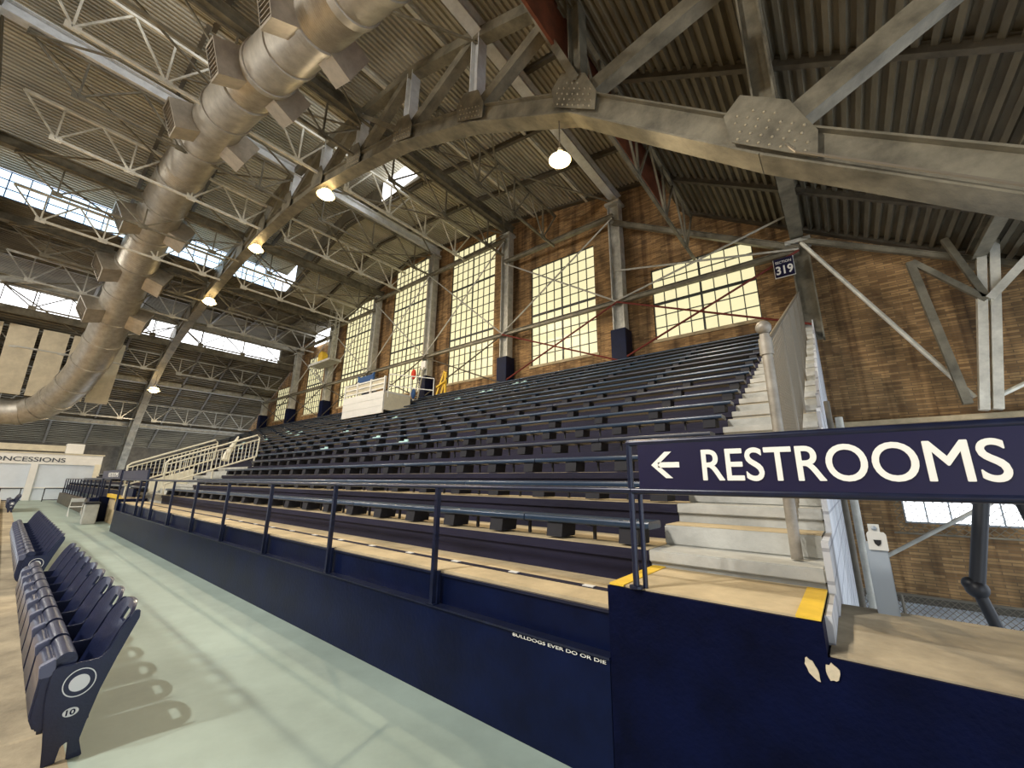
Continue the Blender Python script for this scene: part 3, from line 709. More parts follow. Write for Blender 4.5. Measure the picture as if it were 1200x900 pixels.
for k in range(NROW):
    bench(k, BX1 + .1 if k < 4 else -20., AX0, 'long navy bleacher bench right of the cream railings, %s row from the front' % ORD[k], 'right section bleacher benches', .78 if k < 5 else (1.17 if k < 9 else 2.34), (k * 5) % 7)
    bench(k, -51.5, BX0 if k < 4 else -20.15, 'long navy bleacher bench left of the cream railings, %s row from the front' % ORD[k], 'left section bleacher benches', 1.35 if k < 8 else 2.7, (k * 3) % 5)
for i, (x, k) in enumerate(((-13.2, 13), (-13.7, 13), (-12.2, 14), (-11.7, 14), (-14.6, 12), (-16.2, 9), (-17.5, 7), (-24.5, 8), (-26., 9), (-27.5, 9), (-29., 8), (-31, 7), (-30, 10), (-33, 8), (-14.3, 4), (-12.4, 5), (-9.7, 4), (-35, 8), (-28, 6))):
    y = row_y(k) + .1; z = seat_z(k)
    mb = MB(); a = random.random() * 3
    for dx, dy, s in ((0, 0, .16), (.12, .05, .1)):
        mb.prism([(x + dx + s * math.cos(a + q) * random.uniform(.7, 1.1), y + .05 + dy + .06 * math.sin(a + q)) for q in (0, 1.2, 2.4, 3.6, 5)], 'z', z, z + .05 + dy)
    tag(mb.build('paper_scrap', M['paper']), 'pale green scrap of paper lying on a bleacher bench', 'paper', 'scraps of paper on the benches')

# ------------------------------------------------------------------ guard railing along the front
t = thing('guard_railing', (-10, 2.72, .71), 'long navy pipe guard railing along the front wall of the benches', 'railing')
x = -1.16
MB().tube((-20.3, 2.72, 1.765), (-1.16, 2.72, 1.765), .024, 12).build('top_rail', M['navy_rail'], t, smooth=True)
for i in range(1, 10):
    px = -1.16 - 1.985 * i
    p = MB().box(px - .02, px + .02, 2.70, 2.745, .715, 1.76); p.box(px + .02, px + .05, 2.735, 2.765, .72, 1.0); p.box(px - .05, px + .05, 2.69, 2.76, .71, .722)
    p.build('rail_post', M['navy_rail'], t)
# railing further left
t = thing('guard_railing', (-36, 3.05, .72), 'far dark guard railing beyond the trash bin', 'railing')
MB().tube((-46.5, 3.05, 1.75), (-25.5, 3.05, 1.75), .03, 8).build('top_rail', M['navy_rail'], t)
for i in range(14):
    px = -25.6 - i * 1.6; MB().box(px - .025, px + .025, 3.02, 3.08, .72, 1.75).build('rail_post', M['navy_rail'], t)

# restroom sign (near)
t = thing('restrooms_sign', (.2, 2.71, 1.16), 'wide navy sign with white arrow and RESTROOMS held in a pipe frame', 'sign')
MB().box(-1.09, 1.5, 2.70, 2.725, 1.775, 2.075).build('sign_panel', M['signnavy'], t)
fr = MB().tube((-1.15, 2.715, 2.085), (1.55, 2.715, 2.085), .022, 12); fr.build('top_pipe', M['navy_rail'], t, smooth=True)
MB().tube((-1.15, 2.715, 1.765), (1.55, 2.715, 1.765), .022, 12).build('bottom_pipe', M['navy_rail'], t, smooth=True)
MB().tube((-1.16, 2.72, 1.155), (-1.16, 2.72, 2.085), .020, 12).ball((-1.16, 2.72, 2.085), .025).build('frame_post', M['navy_rail'], t, smooth=True)
MB().tube((-1.115, 2.76, 1.156), (-1.115, 2.76, 1.77), .016, 12).build('frame_post', M['navy_rail'], t, smooth=True)
MB().tube((1.5, 2.72, 1.0), (1.5, 2.72, 2.085), .022, 12).build('frame_post', M['navy_rail'], t, smooth=True)
for q in (-1.16, ): MB().tube((q, 2.72, 1.156), (q, 2.72, 1.17), .045, 12).build('foot_flange', M['navy_rail'], t)
ar = MB(); yy0, yy1 = 2.694, 2.70; c = 1.932
ar.prism([(-.955, c - .017), (-.82, c - .017), (-.82, c + .017), (-.955, c + .017)], 'y', yy0, yy1)
ar.prism([(-1.0, c), (-.908, c + .084), (-.865, c + .084), (-.957, c)], 'y', yy0, yy1); ar.prism([(-1.0, c), (-.957, c), (-.865, c - .084), (-.908, c - .084)], 'y', yy0, yy1)
ar.build('arrow', M['letter'], t)
text('RESTROOMS', .262, M['letter'], t, (-.685, 2.697, 1.838), (1, 0, 0), (0, 0, 1), width=1.235, bold=.003, depth=.005)
# far restroom sign
t = thing('restrooms_sign', (-21, 2.72, 1.7), 'small distant navy RESTROOMS sign on the railing near the cream railings', 'sign')
MB().box(-25.2, -20.8, 2.70, 2.73, 1.80, 2.12).build('sign_panel', M['signnavy'], t); MB().box(-20.6, -16.4, 2.74, 2.77, 1.78, 2.08).build('sign_panel', M['signnavy'], t)
text('RESTROOMS', .24, M['letter'], t, (-23.6, 2.697, 1.87), (1, 0, 0), (0, 0, 1), width=2.3, bold=.003)
for q in (-25.2, -20.7, -16.4): MB().tube((q, 2.75, .72), (q, 2.75, 2.12), .03, 8).build('frame_post', M['navy_rail'], t)

# section sign
t = thing('section_sign', (-.72, 17.0, 9.5), 'small navy sign reading SECTION 319 on the right-hand column', 'sign')
MB().box(-1.03, -.42, 16.98, 17.03, 9.5, 10.24).build('sign_panel', M['signnavy'], t)
MB().box(-1.05, -.40, 17.03, 17.05, 9.48, 10.26).build('sign_border', M['letter'], t)
text('SECTION', .14, M['letter'], t, (-.98, 16.975, 10.03), (1, 0, 0), (0, 0, 1), width=.5, bold=.002)
text('319', .46, M['letter'], t, (-.99, 16.975, 9.60), (1, 0, 0), (0, 0, 1), width=.54, bold=.012)
MB().beam((-.3, 17.35, 10.1), (-.45, 17.04, 10.1), .05, .05).build('bracket', M['steel'], t)

# ------------------------------------------------------------------ chain link fences
def chain(mb, P, u, L, up, H0, H1, pitch, r):
    # diagonal wires between bottom edge and top edge of a sheared parallelogram: point(s,h)=P+u*s+up*h
    def pt(s, h): return (P[0] + u[0] * s + up[0] * h, P[1] + u[1] * s + up[1] * h, P[2] + u[2] * s + up[2] * h)
    n = int((L + H1) / pitch)
    for sgn in (1, -1):
        for i in range(n):
            s0 = i * pitch - (H1 if sgn == 1 else 0)
            # line s = s0 + sgn*h ... h from H0..H1
            a, b = H0, H1
            if sgn == 1: a = max(a, -s0); b = min(b, L - s0)
            else: a = max(a, s0 - L); b = min(b, s0)
            if b - a < pitch * .4: continue
            mb.tube(pt(s0 + sgn * a, a), pt(s0 + sgn * b, b), r, 4)
t = thing('chain_link_fence', (-.35, 9, 2), 'tall chain link fence with ball-topped post climbing beside the grey stairs', 'fence')
FX = -.37; sl = .445
MB().tube((FX, 3.78, 1.29), (FX, 3.78, 3.04), .038, 14).tube((FX, 3.78, 1.9), (FX, 3.78, 1.95), .044, 14).tube((FX, 3.78, 2.86), (FX, 3.78, 3.0), .050, 14).build('end_post', M['postgrey'], t, smooth=True)
MB().ball((FX, 3.78, 3.10), .06, 14, 10).build('ball_cap', M['postgrey'], t, smooth=True)
MB().tube((FX, 3.85, 2.98), (FX, 14.5, 2.98 + 10.65 * sl), .022, 8).build('top_rail', M['galv'], t)
MB().tube((FX, 3.8, 2.2), (FX, 4.9, 1.75), .022, 8).build('brace_rod', M['postgrey'], t)
fy = [5.6, 7.5, 9.6, 11.9, 14.5]
for y in fy:
    MB().tube((FX, y, tread_z(int((y - 3.52) / .82)) + .02), (FX, y, 2.98 + (y - 3.85) * sl), .027, 8).build('line_post', M['galv'], t)
ch = MB(); chain(ch, (FX, 3.85, 1.36), (0, 1, sl), 10.6, (0, 0, 1), .0, 1.6, .085, .0032)
ch.build('wire_mesh', M['galv'], t)
t = thing('lower_guard_fence', (3, 14, -1.55), 'low chain link guard fence on the lower level at the right', 'fence')
for z in (-.62, -1.1): MB().tube((-.1, 14, z), (8, 14, z), .03, 8).build('rail', M['galv'], t)
for q in (.6, 3.0, 5.4): MB().tube((q, 14, -1.55), (q, 14, -.62), .03, 8).build('rail_post', M['galv'], t)
ch = MB(); chain(ch, (-.1, 14, -1.55), (1, 0, 0), 7, (0, 0, 1), 0, .95, .12, .006); ch.build('wire_mesh', M['galv'], t)
t = thing('window_guard', (3.2, 17.9, .7), 'diamond wire guard in front of the low bright window', 'wire guard')
ch = MB(); chain(ch, (1.0, 17.9, .5), (1, 0, 0), 4.6, (0, 0, 1), 0, 1.2, .2, .008); ch.build('wire_mesh', M['steel'], t)
MB().beam((.9, 17.9, 1.72), (5.6, 17.9, 1.72), .04, .04).beam((.9, 17.9, .48), (5.6, 17.9, .48), .04, .04).build('guard_frame', M['steel'], t)

# turnstile-like cabinet, pipes, black props on the right
t = thing('ticket_post', (.085, 3.86, .98), 'narrow grey metal cabinet post with pale head behind the low wall', 'post')
MB().box(.03, .14, 3.80, 3.92, 1.0, 1.44).build('body', M['devgrey'], t, bevel=.004)
MB().prism([(.045, 1.40), (.145, 1.40), (.145, 1.5), (.135, 1.515), (.055, 1.515), (.045, 1.5)], 'y', 3.785, 3.8).build('head', M['devlight'], t)
MB().prism([(.075, 1.465), (.115, 1.465), (.11, 1.44), (.095, 1.425), (.08, 1.44)], 'y', 3.780, 3.787).build('slot', M['black'], t)
MB().box(.06, .12, 3.86, 3.87, 1.44, 1.56).build('tab', M['devlight'], t); MB().dome((.09, 3.86, 1.535), .016, (0, -1, 0), 10, 3).build('bolt', M['devgrey'], t)
for i, (x, y, r, mm, lb) in enumerate(((.03, 9., .055, 'steel_light', 'grey vertical pipe beside the white block stair wall'), (-.08, 7.2, .035, 'steel_dark', 'dark thin vertical pipe on the white block stair wall'))):
    tag(MB().tube((x, y, -1.54), (x, y, 3.), r, 12).tube((x, y, .1), (x, y, .16), r * 1.25, 12).build('wall_pipe', M[mm], smooth=True), lb, 'pipe')
t = thing('black_prop', (1.25, 9, -1.55), 'black jointed steel prop leaning under the right end of the restrooms sign', 'prop')
MB().tube((1.62, 9, 2.4), (1.2, 9, .44), .085, 12).build('upper_tube', M['black'], t, smooth=True)
MB().tube((1.2, 9, .44), (1.62, 9, -1.5), .07, 12).build('lower_tube', M['black'], t, smooth=True)
MB().ball((1.2, 9, .44), .13).ball((1.14, 9, .5), .09).build('joint', M['black'], t, smooth=True)
t = thing('black_prop', (2.0, 9, -1.55), 'black steel prop cut by the right edge, right of the jointed one', 'prop')
MB().tube((1.72, 9, 2.4), (2.35, 9, -1.5), .08, 12).build('tube', M['black'], t, smooth=True); MB().ball((2.35, 9, -1.48), .1).build('foot', M['black'], t)
tag(MB().tube((.4, 16.5, -.2), (3.3, 16.5, 1.8), .05, 8).build('wall_rod', M['steel_light']), 'slanting pale rod crossing in front of the low bright window', 'rod')

# ------------------------------------------------------------------ cream stair railings
def cream_rail(x, y0, z0, y1, z1, h, label):
    t = thing('stair_railing', (x, (y0 + y1) / 2, z0), label, 'railing')
    MB().path([(x, y0, z0), (x, y0 - .03, z0 + h - .1), (x, y0 + .07, z0 + h), (x, y1 - .07, z1 + h), (x, y1 + .02, z1 + h - .1), (x, y1, z1)], .032, 8).build('outer_pipe', M['cream'], t)
    MB().tube((x, y0, z0), (x, y1, z1), .032, 8).build('bottom_rail', M['cream'], t)
    MB().tube((x, y0, z0 + h - .17), (x, y1, z1 + h - .17), .025, 8).build('mid_rail', M['cream'], t)
    n = 21
    for i in range(1, n):
        f = i / n; y = y0 + (y1 - y0) * f; z = z0 + (z1 - z0) * f
        MB().tube((x, y, z), (x, y, z + h - .17), .016, 6).build('baluster', M['cream'], t)
    for f in (.02, .5, .98):
        y = y0 + (y1 - y0) * f; z = z0 + (z1 - z0) * f; k = max(0, min(NROW, int((y - 3.52) / .82))); zz = tread_z(k) if y > 3.52 else 1.0
        MB().tube((x, y, zz), (x, y, z), .03, 8).build('foot', M['cream'], t)
cream_rail(-18.4, 3.5, 1.62, 6.25, 2.74, .85, 'cream stair railing nearer the camera, right of the second aisle')
cream_rail(-21.8, 3.0, 1.55, 5.75, 2.70, .85, 'cream stair railing further away, left of the second aisle')
tag(MB().prism([(3.6, 1.3), (4.9, 1.6), (4.9, 2.25), (3.6, 1.75)], 'x', -21.1, -20.9).build('stair_cheek_wall', M['cream']), 'cream solid panel between the two cream stair railings', 'panel')
t = thing('folded_umbrella', (-18.9, 5.6, 2.5), 'folded cream cloth leaning inside the nearer cream railing', 'cloth')
MB().path([(-18.7, 5.3, 2.55), (-18.75, 5.35, 2.8), (-18.7, 5.5, 3.2), (-18.68, 5.6, 3.5)], [.14, .12, .07, .03], 8).build('folded_cloth', M['cream'], t, smooth=True)

# ------------------------------------------------------------------ stadium seats
def stadium_seat(x, label, group, end):
    """x = right-hand standard; seat width .52 extends to -X"""
    t = thing('stadium_seat', (x, .6, .004), label, 'seat', group)
    P = [(.505, 0), (.565, 0), (.575, .09), (.605, .11), (.615, 0), (.69, 0), (.66, .10), (.675, .20), (.71, .38), (.76, .55), (.80, .67), (.845, .80), (.84, .85), (.81, .855), (.785, .80), (.75, .735), (.71, .62), (.675, .577), (.47, .577), (.45, .56), (.45, .40), (.465, .28), (.49, .12)]
    MB().prism(P, 'x', x - .022, x).build('side_standard', M['seat'], t, bevel=.005)
    MB().prism([(.385, .60), (.455, .635), (.465, .575), (.45, .53), (.395, .53)], 'x', x - .065, x + .004).build('arm_cap', M['seat_front'], t, bevel=.006)
    pan = MB().prism([(.395, .30), (.43, .22), (.50, .19), (.64, .15), (.69, .19), (.685, .25), (.60, .29), (.54, .36), (.54, .52), (.50, .60), (.44, .61), (.40, .56)], 'x', x - .50, x - .03)
    pan.build('seat_pan', M['seat'], t, bevel=.012, smooth=True)
    MB().tube((x - .50, .51, .60), (x - .03, .51, .60), .052, 16).build('seat_roll', M['seat'], t, smooth=True)
    b = MB(); xs = [x - .52 + .49 * i / 8 for i in range(9)]
    rows = [(.62, .30), (.655, .38), (.69, .47), (.72, .56), (.755, .65), (.79, .74), (.82, .82), (.83, .88)]
    vs = []; 
    for th in (0, .022):
        for j, (yy, zz) in enumerate(rows):
            for i, xx in enumerate(xs):
                u = (i - 4) / 4; curve = .045 * u * u; top = -.07 * u ** 4 if j == len(rows) - 1 else (-.02 * u ** 4 if j == len(rows) - 2 else 0)
                vs.append((xx, yy - curve + th, zz + top))
    nx, ny = 9, len(rows); fs = []
    hole = {(5, 3), (5, 4), (5, 5)}
    for j in range(ny - 1):
        for i in range(nx - 1):
            if (j, i) in hole: continue
            a = j * nx + i; q = nx * ny
            fs += [(a, a + 1, a + nx + 1, a + nx), (q + a, q + a + nx, q + a + nx + 1, q + a + 1)]
    q = nx * ny
    def side(a, b_): fs.append((a, b_, b_ + q, a + q))
    for i in range(nx - 1): side(i, i + 1); side((ny - 1) * nx + i, (ny - 1) * nx + i + 1)
    for j in range(ny - 1): side(j * nx, (j + 1) * nx); side(j * nx + nx - 1, (j + 1) * nx + nx - 1)
    for (j, i) in hole:
        for (dj, di, a, b_) in ((-1, 0, (j, i), (j, i + 1)), (1, 0, (j + 1, i), (j + 1, i + 1)), (0, -1, (j, i), (j + 1, i)), (0, 1, (j, i + 1), (j + 1, i + 1))):
            if (j + dj, i + di) not in hole: side(a[0] * nx + a[1], b_[0] * nx + b_[1])
    b.add(vs, fs).build('backrest', M['seat'], t, smooth=True)
    MB().box(x - .075, x - .055, .755, .78, .70, .73).build('bolt', M['plate'], t)
    MB().tube((x - .50, .60, .36), (x - .03, .60, .36), .02, 8).build('hinge_bar', M['seat'], t)
    if end:
        cy, cz, r = .595, .455, .085
        n = 32; vs = []
        for xx in (x, x + .004):
            for rr in (r, r * .93): vs += [(xx, cy + rr * .95 * math.cos(2 * PI * k / n), cz + rr * math.sin(2 * PI * k / n)) for k in range(n)]
        fs = []
        for k in range(n):
            k2 = (k + 1) % n
            fs += [(2 * n + k, 2 * n + k2, 3 * n + k2, 3 * n + k), (k, k2, 2 * n + k2, 2 * n + k), (n + k, 3 * n + k, 3 * n + k2, n + k2), (k, n + k, n + k2, k2)]
        e = MB().add(vs, fs); e.build('emblem_ring', M['plate'], t)
        pts = [(cy + .048 * math.cos(2 * PI * k / 24) * 1.05, cz - .003 + .050 * math.sin(2 * PI * k / 24)) for k in range(24)]
        MB().prism(pts, 'x', x, x + .004).build('emblem_disc', M['plate'], t)
        pts = [(.585 + .038 * math.cos(2 * PI * k / 20), .285 + .026 * math.sin(2 * PI * k / 20)) for k in range(20)]
        np_ = MB().prism(pts, 'x', x, x + .006).build('number_disc', M['plate'], t)
        text('10', .045, M['navy'], np_, (x + .0075, .562, .270), (0, 1, 0), (0, 0, 1), width=.045, bold=.001, depth=.002)
    return t
s_end = stadium_seat(-4.25, 'folded navy stadium seat nearest the camera, with round emblem and 10 plate', 'near row of stadium seats', True)
s_mid = stadium_seat(-4.79, 'folded navy stadium seat, second from the camera in the near row', 'near row of stadium seats', False)
for i in range(2, 9):
    dup(s_mid, (-4.25 - .54 * i, .6, .004), 'folded navy stadium seat, %s from the camera in the near row' % ORD[i])
dup(s_end, (-10.3, .6, .004), 'folded navy stadium seat with emblem, first of the middle row', 'middle row of stadium seats')
for i in range(1, 15):
    dup(s_mid, (-10.3 - .54 * i, .6, .004), 'folded navy stadium seat, %s in the middle row' % ORD[i], 'middle row of stadium seats')
dup(s_end, (-34.5, .55, .004), 'tiny distant stadium seat with emblem, first of the far row', 'far row of stadium seats')
for i in range(1, 8):
    dup(s_mid, (-34.5 - .54 * i, .55, .004), 'tiny distant folded stadium seat, %s in the far row' % ORD[i], 'far row of stadium seats')

# ------------------------------------------------------------------ far end: concessions
t = thing('concession_stand', (-52.6, 1, 0), 'white concession stand with CONCESSIONS lettering at the far end of the walkway', 'concession stand')
MB().box(-54, -52., -8, 5.1, 0, 2.9).build('shutter_wall', M['conc_white'], t)
MB().box(-54, -51.9, -8, 5.3, 2.9, 3.75).build('fascia', M['white'], t)
MB().box(-54.2, -51.85, -8, 5.4, 3.75, 3.85).build('cornice', M['panel'], t)
MB().box(-51.98, -51.8, 1.2, 1.6, 0, 2.9).build('pilaster', M['white'], t); MB().box(-51.98, -51.85, 4.9, 5.3, 0, 3.0).build('pilaster', M['cream'], t)
MB().box(-51.95, -51.88, -8, 5.1, .95, 1.05).build('counter', M['white'], t)
text('CONCESSIONS', .5, M['dark_letter'], t, (-51.86, -1.35, 3.1), (0, 1, 0), (0, 0, 1), width=4.4, bold=.005)
tag(MB().box(-53.5, -52.2, -7, 2.9, 4.0, 4.5).build('roof_duct', M['panel']), 'long grey box duct lying on top of the concession stand', 'duct')
tag(MB().box(-53.3, -52.0, 2.9, 4.0, 3.86, 4.7).build('air_unit', M['white'], bevel=.03), 'white square air unit on top of the concession stand', 'air unit')
t = thing('queue_railing', (-49, 0, 0), 'dark pipe railing in front of the concession stand', 'railing')
for y0, y1 in ((-3, 1.1), (2.2, 4.2)):
    MB().tube((-49, y0, 1.0), (-49, y1, 1.0), .035, 8).build('top_rail', M['black'], t); MB().tube((-49, y0, .12), (-49, y1, .12), .03, 8).build('bottom_rail', M['black'], t)
    k = y0
    while k <= y1 + .01: MB().tube((-49, k, 0), (-49, k, 1.0), .03, 8).build('rail_post', M['black'], t); k += 1.0
# folding chair
t = thing('folding_chair', (-29.5, 2.55, 0), 'white folding chair standing by the far front wall', 'chair')
X0, Y0_ = -29.5, 2.5
for s in (-.22, .22):
    MB().tube((X0 - .25, Y0_ + s, 0), (X0 + .18, Y0_ + s, .85), .016, 6).build('leg', M['white'], t); MB().tube((X0 + .25, Y0_ + s, 0), (X0 - .15, Y0_ + s, .45), .016, 6).build('leg', M['white'], t)
MB().box(X0 - .2, X0 + .2, Y0_ - .22, Y0_ + .22, .43, .46).build('seat', M['white'], t); MB().beam((X0 + .1, Y0_, .68), (X0 + .17, Y0_, .84), .44, .02, up=(1, 0, 0)).build('backrest', M['white'], t)
# trash bin
t = thing('trash_bin', (-24.3, 2.72, 0), 'grey waste bin with dark lid against the front wall', 'bin')
MB().prism([(-24.55, 0), (-24.0, 0), (-23.95, .78), (-24.6, .78)], 'y', 2.3, 2.7).build('body', M['concrete_grey'], t, bevel=.02); MB().box(-24.62, -23.93, 2.27, 2.72, .78, .86).build('lid', M['black'], t)
tag(MB().box(-25.5, -24.9, 2.45, 2.74, 0, 1.0).build('blue_board', M['navy'], bevel=.01), 'upright navy board standing left of the waste bin', 'board')

# ------------------------------------------------------------------ camera platform on the bleachers
_box, _tube, _beam, _prism = MB.box, MB.tube, MB.beam, MB.prism
DX, DZ = .75, .12
MB.box = lambda s, x0, x1, y0, y1, z0, z1: _box(s, x0 + DX, x1 + DX, y0, y1, z0 + DZ, z1 + DZ)
MB.tube = lambda s, p, q, r, n=8, r2=None: _tube(s, Vector(p) + Vector((DX, 0, DZ)), Vector(q) + Vector((DX, 0, DZ)), r, n, r2)
MB.beam = lambda s, p, q, w, h, up=(0, 0, 1): _beam(s, Vector(p) + Vector((DX, 0, DZ)), Vector(q) + Vector((DX, 0, DZ)), w, h, up)
MB.prism = lambda s, poly, axis, a0, a1: _prism(s, [(u + DX, v + DZ) for u, v in poly], axis, a0, a1)
t = thing('camera_platform', (-23, 14, 6), 'white clapboard camera platform with railings high on the benches', 'platform')
pl = MB()
for i in range(6): pl.prism([(12.93, 5.55 + i * .25), (12.97, 5.55 + i * .25), (12.97, 5.8 + i * .25), (12.91, 5.8 + i * .25)][::1], 'x', -25.4, -20.9) if False else pl.box(-25.4, -20.9, 12.9 + .01 * (i % 2), 13.0, 5.55 + i * .22, 5.765 + i * .22)
pl.build('clapboard', M['white'], t)
MB().box(-25.4, -20.9, 13.0, 14.8, 6.75, 6.87).build('deck', M['white'], t); MB().box(-20.98, -20.9, 13.0, 14.8, 5.75, 6.75).build('side_panel', M['cream'], t)
for z in (7.05, 7.35, 7.65): MB().beam((-25.3, 12.98, z), (-20.95, 12.98, z), .05, .07).build('rail', M['white'], t)
MB().box(-25.2, -21.1, 13.0, 13.02, 7.0, 7.6).build('rail_infill', M['panel'], t)
for q in (-25.35, -23.9, -22.4, -20.95): MB().box(q - .05, q + .05, 12.92, 13.02, 6.8, 7.75).build('rail_post', M['white'], t)
for a, b, n_ in (((-20.9, 13.2), (-20.9, 15.4), 1), ): 
    for z in (7.2, 7.9): MB().tube((-20.9, 13.2, z), (-18.4, 14.5, z - .4), .03, 6).build('side_rail', M['white'], t)
    for q in (0, .5, 1): MB().tube((-20.9 + 2.5 * q, 13.2 + 1.3 * q, 6.5), (-20.9 + 2.5 * q, 13.2 + 1.3 * q, 7.9 - .4 * q), .03, 6).build('side_rail_post', M['white'], t)
t = thing('blue_director_chair', (-25.0, 14.3, 6.87), 'dark blue cloth chair back showing above the camera platform', 'chair')
for s in (-.55, .55):
    for yy in (14.1, 14.6): MB().tube((-25 + s, yy, 6.87), (-25 + s, yy, 8.4), .03, 6).build('leg', M['steel_dark'], t)
MB().prism([(-26., 8.75), (-25.7, 8.62), (-24.4, 8.62), (-24., 8.75), (-24.05, 7.75), (-25.95, 7.75)], 'y', 14.05, 14.15).build('backrest', M['blue_cloth'], t, bevel=.02); MB().box(-25.55, -24.45, 14.1, 14.6, 7.6, 7.66).build('seat', M['blue_cloth'], t)
tag(MB().box(-30.2, -29.7, 17.22, 17.34, 9.2, 9.95).build('notice_board', M['white'], bevel=.01), 'white notice on the column left of the camera platform', 'notice')
MB.box, MB.tube, MB.beam, MB.prism = _box, _tube, _beam, _prism
t = thing('cluttered_ladder', (-22.0, 16.6, 6.6), 'step ladder hung with red and blue jackets beside the fourth column', 'ladder')
for s in (0, .45): MB().beam((-22.3 + s, 16.5, 6.6), (-22.1 + s * .8, 16.9, 9.6), .06, .08).build('rail', M['steel_light'], t)
for i in range(8): MB().beam((-22.28 + .02 * i, 16.52 + .05 * i, 6.9 + i * .33), (-21.85, 16.52 + .05 * i, 6.9 + i * .33), .05, .05).build('rung', M['yellow'] if i == 0 else M['steel_light'], t)
tag(MB().ball((-22.1, 16.35, 9.0), .22, 10, 8, (1, .6, 1.7)).build('red_jacket', M['red_cloth'], smooth=True), 'red jacket hanging on the ladder by the column', 'jacket')
tag(MB().ball((-21.9, 16.3, 7.6), .2, 10, 8, (1, .6, 1.8)).build('blue_jacket', M['blue_cloth'], smooth=True), 'blue bag hanging low on the ladder by the column', 'bag')
tag(MB().box(-22.5, -22.0, 17.22, 17.34, 9.6, 10.2).build('notice_board', M['white']), 'white notice on the column above the red jacket', 'notice')
t = thing('yellow_bars', (-20.1, 17.0, 7.1), 'slanting yellow trestle standing right of the fourth column', 'bars')
for a, b in (((-20.6, 7.15), (-20.0, 9.1)), ((-19.6, 7.15), (-19.9, 9.0)), ((-20.15, 7.15), (-19.85, 8.7))): MB().beam((a[0], 17.1, a[1]), (b[0], 17.3, b[1]), .14, .1).build('leg', M['yellow'], t)  # yellow bars at a slant in front of the brick wall
MB().beam((-20.5, 17.1, 8.0), (-19.7, 17.1, 8.3), .12, .1).build('rail', M['yellow'], t)

# caged ladder
t = thing('caged_ladder', (-35., 16.8, 12.3), 'tall caged access ladder with small platform high on the brick wall', 'ladder')
for s in (-.3, .3): MB().beam((-35 + s, 16.9, 12.4), (-35 + s, 16.9, 19.2), .06, .08).build('rail', M['steel_light'], t)
for i in range(20): MB().tube((-35.3, 16.9, 12.7 + i * .33), (-34.7, 16.9, 12.7 + i * .33), .02, 6).build('rung', M['steel_light'], t)
for i in range(5):
    z = 14 + i * 1.1; MB().path([(-35.4, 16.9, z), (-35.45, 16.4, z), (-35, 16.1, z), (-34.55, 16.4, z), (-34.6, 16.9, z)], .03, 6).build('cage_hoop', M['steel_light'], t)
for xx, yy in ((-35.42, 16.45), (-35, 16.12), (-34.58, 16.45)): MB().tube((xx, yy, 14), (xx, yy, 18.6), .02, 6).build('cage_bar', M['steel_light'], t)
MB().box(-37.6, -33.6, 15.9, 17., 12.15, 12.35).build('platform', M['steel_light'], t); MB().beam((-36.9, 17.2, 10.6), (-36.9, 16., 12.2), .1, .1).build('knee_brace', M['steel_light'], t)
tag(MB().prism([(-36.6, 12.35), (-35.6, 12.35), (-35.7, 13.2), (-36.1, 13.5), (-36.5, 13.3)], 'y', 16.2, 16.7).build('yellow_crate', M['yellow'], bevel=.03), 'yellow crate on the small platform of the caged ladder', 'crate')

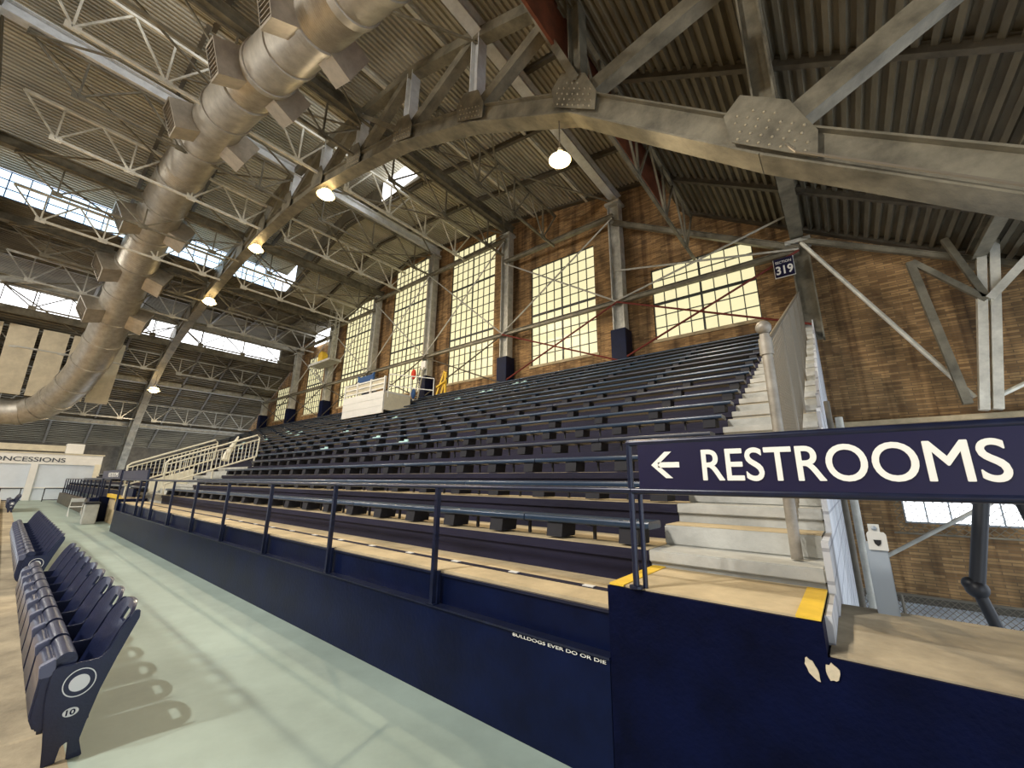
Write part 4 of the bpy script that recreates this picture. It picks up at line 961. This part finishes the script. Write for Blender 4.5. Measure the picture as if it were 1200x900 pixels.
# ------------------------------------------------------------------ camera
cd = bpy.data.cameras.new('camera'); cam = bpy.data.objects.new('camera', cd); COL.objects.link(cam)
yaw, pit, rol = 0.685388, 0.243322, 0.012941
f = Vector((-math.sin(yaw) * math.cos(pit), math.cos(yaw) * math.cos(pit), math.sin(pit)))
r = Vector((math.cos(yaw), math.sin(yaw), 0)); u = r.cross(f)
r2 = r * math.cos(rol) + u * math.sin(rol); u2 = -r * math.sin(rol) + u * math.cos(rol)
cam.matrix_world = Matrix(((r2.x, u2.x, -f.x, 0), (r2.y, u2.y, -f.y, 0), (r2.z, u2.z, -f.z, 1.8), (0, 0, 0, 1)))
cd.sensor_width = 36; cd.sensor_fit = 'HORIZONTAL'; cd.lens = 471.2 / 1200 * 36; cd.clip_end = 300; cd.clip_start = .05
bpy.context.scene.camera = cam

# ------------------------------------------------------------------ lights
w = bpy.data.worlds.new('sky'); bpy.context.scene.world = w; w.use_nodes = True
nt = w.node_tree; bg = nt.nodes['Background']
bg.inputs['Color'].default_value = (.80, .88, 1, 1); bg.inputs['Strength'].default_value = 2.2
def hall_light(loc, energy, size, tgt, spot, label, col=(1, .95, .88)):
    t = thing('flood_lamp', loc, label, 'lamp')
    x, y, z = loc
    MB().tube((x, y, z + .12), (x, y, z + .5), .3, 16, .12).build('lamp_shade', M['shade'], t)
    MB().tube((x, y, z + .5), (x, y, (21. if -35 < x < -17.2 else roofz(x)) - .1), .02, 6).build('stem', M['steel_dark'], t)
    ld = bpy.data.lights.new('flood', 'SPOT'); ld.energy = energy; ld.shadow_soft_size = size; ld.spot_size = spot; ld.spot_blend = .5; ld.color = col
    lo = bpy.data.objects.new('flood', ld); COL.objects.link(lo); lo.parent = t
    d = Vector(tgt) - Vector(loc); lo.rotation_euler = d.to_track_quat('-Z', 'Y').to_euler()
hall_light((-5.6, -4.6, 11.2), 3000, .10, (-5, 2.2, 0), 2.2, 'arena flood lamp out over the court, nearest')
for i, (x, e) in enumerate(((-8, 6500), (-22, 6500), (-36, 5500), (-45, 2500))):  # added lamps out of view; their bounce off the court brightens the ceiling
    hall_light((x, -13, 14.5 if x > -40 else 13.6), e, .5, (x, -2, 0), 2.9, 'added unseen flood lamp high over the middle of the court, %s from the right' % ORD[i])
sc = bpy.context.scene
sc.view_settings.view_transform = 'Standard'; sc.view_settings.look = 'None'; sc.view_settings.gamma = 1; sc.view_settings.use_curve_mapping = False
sc.view_settings.exposure = .2
for o in bpy.data.objects:
    if '_w' in o: del o['_w']
